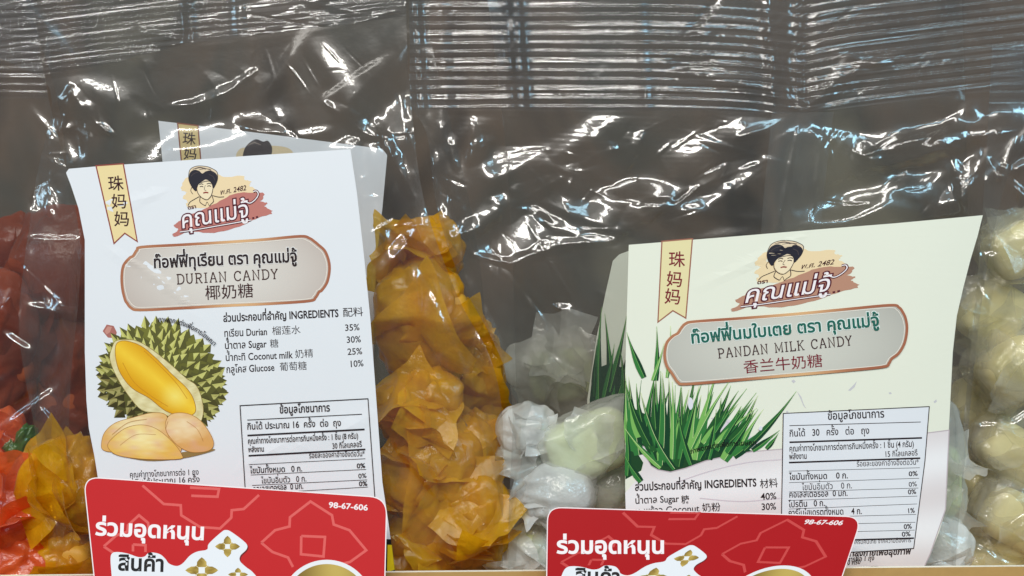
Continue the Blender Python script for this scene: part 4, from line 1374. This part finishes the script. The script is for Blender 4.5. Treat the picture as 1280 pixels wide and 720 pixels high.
for k, (x, y, d, rx, ry, rz, wm, lb) in enumerate(OR):
    sweet(x, y, d, rx, ry, rz, wm, 'orange_candy', lb, GO, seed=201 + k * 3, amp=0.12, flaps=4 if wm == 'orange' else 1)
sweet(27, 556, .322, 13, 32, .006, 'green_wrap', None, 'small green wrapped sweet among the orange ones', GO, ang=-20, seed=260, flaps=1)
PA = [
    (737, 556, .3185, 68, 47, .011, 'clear_wrap', 'pandan_candy', 'large pale green sweet in clear wrap left of the pandan label', 22, True),
    (668, 556, .325, 38, 44, .010, 'white_wrap', 'pandan_candy', 'white crinkled sweet beside the large pale green one', None, False),
    (690, 622, .319, 48, 36, .010, 'white_wrap', 'pandan_candy', 'white crinkled sweet just above the red tag under the pandan label', 10, False),
    (662, 690, .322, 40, 44, .010, 'white_wrap', 'pandan_candy', 'lowest white wrapped sweet left of the red tag under the pandan label', None, False),
    (762, 612, .330, 46, 36, .010, 'clear_wrap', 'pandan_candy', 'pale green sweet half hidden between the large one and the red tag', 20, False),
    (702, 468, .405, 66, 54, .010, 'clear_wrap', 'pandan_candy', 'dim pale sweet in the second row, left of the grey leaf label edge', 8, False),
    (1170, 600, .324, 44, 74, .010, 'clear_wrap', 'pandan_candy', 'pale green sweet behind the right edge of the pandan label', None, False),
    (1160, 690, .322, 44, 44, .010, 'white_wrap', 'pandan_candy', 'white wrapped sweet behind the lower right corner of the pandan label', None, False),
]
for k, (x, y, d, rx, ry, rz, wm, cm, lb, ang, blk) in enumerate(PA):
    sweet(x, y, d, rx, ry, rz, wm, cm, lb, GP, ang=ang, seed=301 + k * 3, amp=0.05 if blk else 0.11, flaps=2 if blk else 5, core_scale=0.8 if blk else 0.62, twist=blk, block=blk)
MI = [
    (1272, 312, .345, 50, 42, .010, 'topmost yellowish sweet at the right border', 25),
    (1240, 392, .352, 46, 52, .010, 'milky wrapped sweet beside the right edge of the pandan name plate', -30),
    (1268, 462, .341, 56, 44, .011, 'pale yellow sweet at the right border under the blue glint', 35),
    (1226, 508, .356, 40, 50, .010, 'yellowish sweet beside the top of the pandan nutrition table', 70),
    (1266, 566, .345, 58, 40, .011, 'pale yellow sweet at the right border, level with the pandan nutrition table', -35),
    (1230, 612, .354, 38, 44, .009, 'small yellowish sweet in the dark gap beside the pandan bag', 20),
    (1270, 650, .338, 44, 52, .010, 'pale yellow sweet at the right border, just above the lowest one', 60),
    (1244, 706, .342, 52, 36, .010, 'lowest pale yellow sweet at the right border', 20),
]
for k, (x, y, d, rx, ry, rz, lb, ang) in enumerate(MI):
    sweet(x, y, d, rx, ry, rz, 'milk_wrap', 'milk_candy', lb, GM, ang=ang, seed=401 + k * 3, amp=0.07, flaps=3, core_scale=0.76, block=True, fsize=0.9)


# ------------------------------------------------------------------ red shelf tags
def rounded(pts, rad):
    """corners of a quad rounded (px)"""
    out = []
    n = len(pts)
    for k in range(n):
        a, b, c = (np.array(pts[(k + j) % n], float) for j in (-1, 0, 1))
        r = rad[k]
        if r == 0:
            out.append(tuple(b)); continue
        u, w = (a - b) / np.hypot(*(a - b)), (c - b) / np.hypot(*(c - b))
        p, q = b + u * r, b + w * r
        for i in range(9):
            t = i / 8
            out.append(tuple((1 - t) ** 2 * p + 2 * t * (1 - t) * b + t * t * q))
    return out


zt = zx(100, 580, 3.2)
TAG_MOTIF = [
    [(250, 86), (335, 160), (403, 165), (405, 205), (480, 252), (560, 258), (605, 215), (607, 185), (655, 180), (716, 124)],
    [(440, 94), (556, 100), (550, 131), (445, 127)],
    [(725, 315), (780, 265), (838, 250), (840, 213), (922, 150), (1008, 205), (1015, 242), (1078, 265), (1145, 345), (1080, 392), (1000, 410), (985, 450)],
    [(725, 315), (770, 352), (832, 374), (852, 412)],
    [(885, 288), (980, 292), (974, 370), (884, 361), (885, 288)],
    [(95, 330), (145, 286), (190, 270), (192, 245), (236, 205), (272, 235), (276, 262)], [(95, 330), (125, 350), (140, 362)], [(212, 322), (262, 325), (262, 352)], [(212, 322), (212, 350)],
]


def shelf_tag(label, outline, d_top, d_bot, aff, red, lite, y0, edge, slogan, word):
    def surf(x, y):
        t = (np.asarray(y, float) - y0) / 150
        return d_top + (d_bot - d_top) * t + 0 * np.asarray(x, float)
    c = P(sum(p[0] for p in outline) / len(outline), 760, d_bot)
    root = empty('shelf_tag', label, 'price tag', (float(c[0]), float(c[1]), 0.0), 'red shelf tags on the tray edge')
    o = card('card', outline, surf, 0.0006, [red, M['tag_edge']], root)
    cen = np.mean(np.array(outline), 0)
    a = Art(surf)
    b = np.array(outline)
    ins = b + (cen - b) / np.hypot(*(cen - b).T)[:, None] * 0.5
    a.stroke(ins, 1.3, edge, 1, closed=True)
    a.build('white_border', root)
    a = Art(surf, aff)
    for m in TAG_MOTIF:
        a.stroke(zt(m), 3.2, lite, 1)
    a.build('motif', root)
    a = Art(surf)
    a.text('ร่วมอุดหนุน', *slogan[0], *slogan[1], 28, (246, 236, 236), 0.03, 0, 2)
    a.build('slogan', root)
    a = Art(surf, aff)
    a.text('98-67-606', *zt([(994, 174)])[0], *zt([(1151, 186)])[0], 10, (246, 230, 230), 0.02, 0, 2)
    a.build('code_number', root)
    a = Art(surf, aff)
    badge = curve(zt([(126, 545), (128, 470), (122, 385), (128, 358), (150, 352), (190, 358), (232, 372), (258, 370), (278, 354), (318, 360), (342, 380), (356, 398), (385, 408), (410, 398), (440, 366), (470, 350), (508, 342), (516, 318), (566, 272), (585, 264), (606, 272), (652, 306), (669, 326), (664, 344), (642, 366), (640, 388), (664, 412), (690, 432), (716, 470), (724, 545)]), 5, True)
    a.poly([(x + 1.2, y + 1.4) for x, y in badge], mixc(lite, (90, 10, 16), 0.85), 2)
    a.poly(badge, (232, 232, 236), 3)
    for (fx, fy, w, h) in ((590, 330, 50, 43), (487, 425, 66, 52), (632, 442, 40, 27)):
        out = []
        for q in range(4):
            a0 = q * math.pi / 2
            for t, rr_ in ((0.0, 1.0), (0.18, 0.86), (0.42, 0.70), (0.60, 0.52), (0.785, 0.48), (0.97, 0.52), (1.15, 0.70), (1.39, 0.86)):
                out.append((fx + w * rr_ * math.cos(a0 + t), fy + h * rr_ * math.sin(a0 + t)))
        X, Y = zt([(fx, fy)])[0]
        a.poly(zt(out), lambda x, y: mixc((132, 104, 34), (206, 176, 92), 0.5 + 0.5 * math.sin((x - X) * 0.32 + (y - Y) * 0.12 + 0.6)), 4)
        for dx, dy in ((0.52, 0.52), (-0.52, 0.52), (0.52, -0.52), (-0.52, -0.52)):
            a.stroke(zt([(fx + dx * w * 0.25, fy + dy * h * 0.25), (fx + dx * w * 0.8, fy + dy * h * 0.8)]), 0.6, (236, 226, 190), 5)
        s = w * 0.19
        a.poly(zt([(fx - s, fy - s), (fx + s, fy - s), (fx + s, fy + s), (fx - s, fy + s)]), (236, 234, 232), 6)
    a.aff = None
    a.text('สินค้า', *word[0], *word[1], 27, (28, 26, 28), 0.022, 0, 4)
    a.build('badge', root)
    a = Art(surf, aff)

    def disc(r, col, lay):
        n = 72
        a.poly(zt([(987 + r * math.cos(t), min(560, 570 + r * math.sin(t))) for t in np.linspace(0, 2 * math.pi, n, endpoint=False)]), col, lay)
    disc(187, (232, 230, 232), 3)
    disc(170, lambda x, y: mixc((120, 92, 34), (196, 168, 84), 0.5 + 0.5 * math.sin((x - 408) * 0.05 + 0.9)), 4)
    a.build('gold_disc', root)
    # printed art stays on the card: cut what would hang below its lower edge
    return root


t1 = rounded([(104, 596), (484, 622), (480, 785), (124, 785)], [20, 22, 0, 0])
t2 = rounded([(684, 634), (1078, 646), (1030, 790), (682, 790)], [18, 20, 0, 0])
shelf_tag('red shelf tag with white Thai lettering in front of the durian label', t1, 0.2805, 0.272, None, M['tag'], (222, 92, 88), 600, (246, 232, 232), zt([(60, 283), (500, 303)]), zt([(150, 424), (338, 430)]))
zt2 = zx(670, 620, 3.048)
shelf_tag('deep red shelf tag with white Thai lettering in front of the pandan label', t2, 0.2805, 0.272,
          affine(zt([(60, 283), (1150, 185), (590, 330)]), zt2([(78, 218), (1165, 110), (573, 237)])), M['tag_dark'], (204, 66, 64), 636, (246, 226, 226), zt2([(78, 218), (493, 218)]), zt2([(146, 333), (322, 338)]))
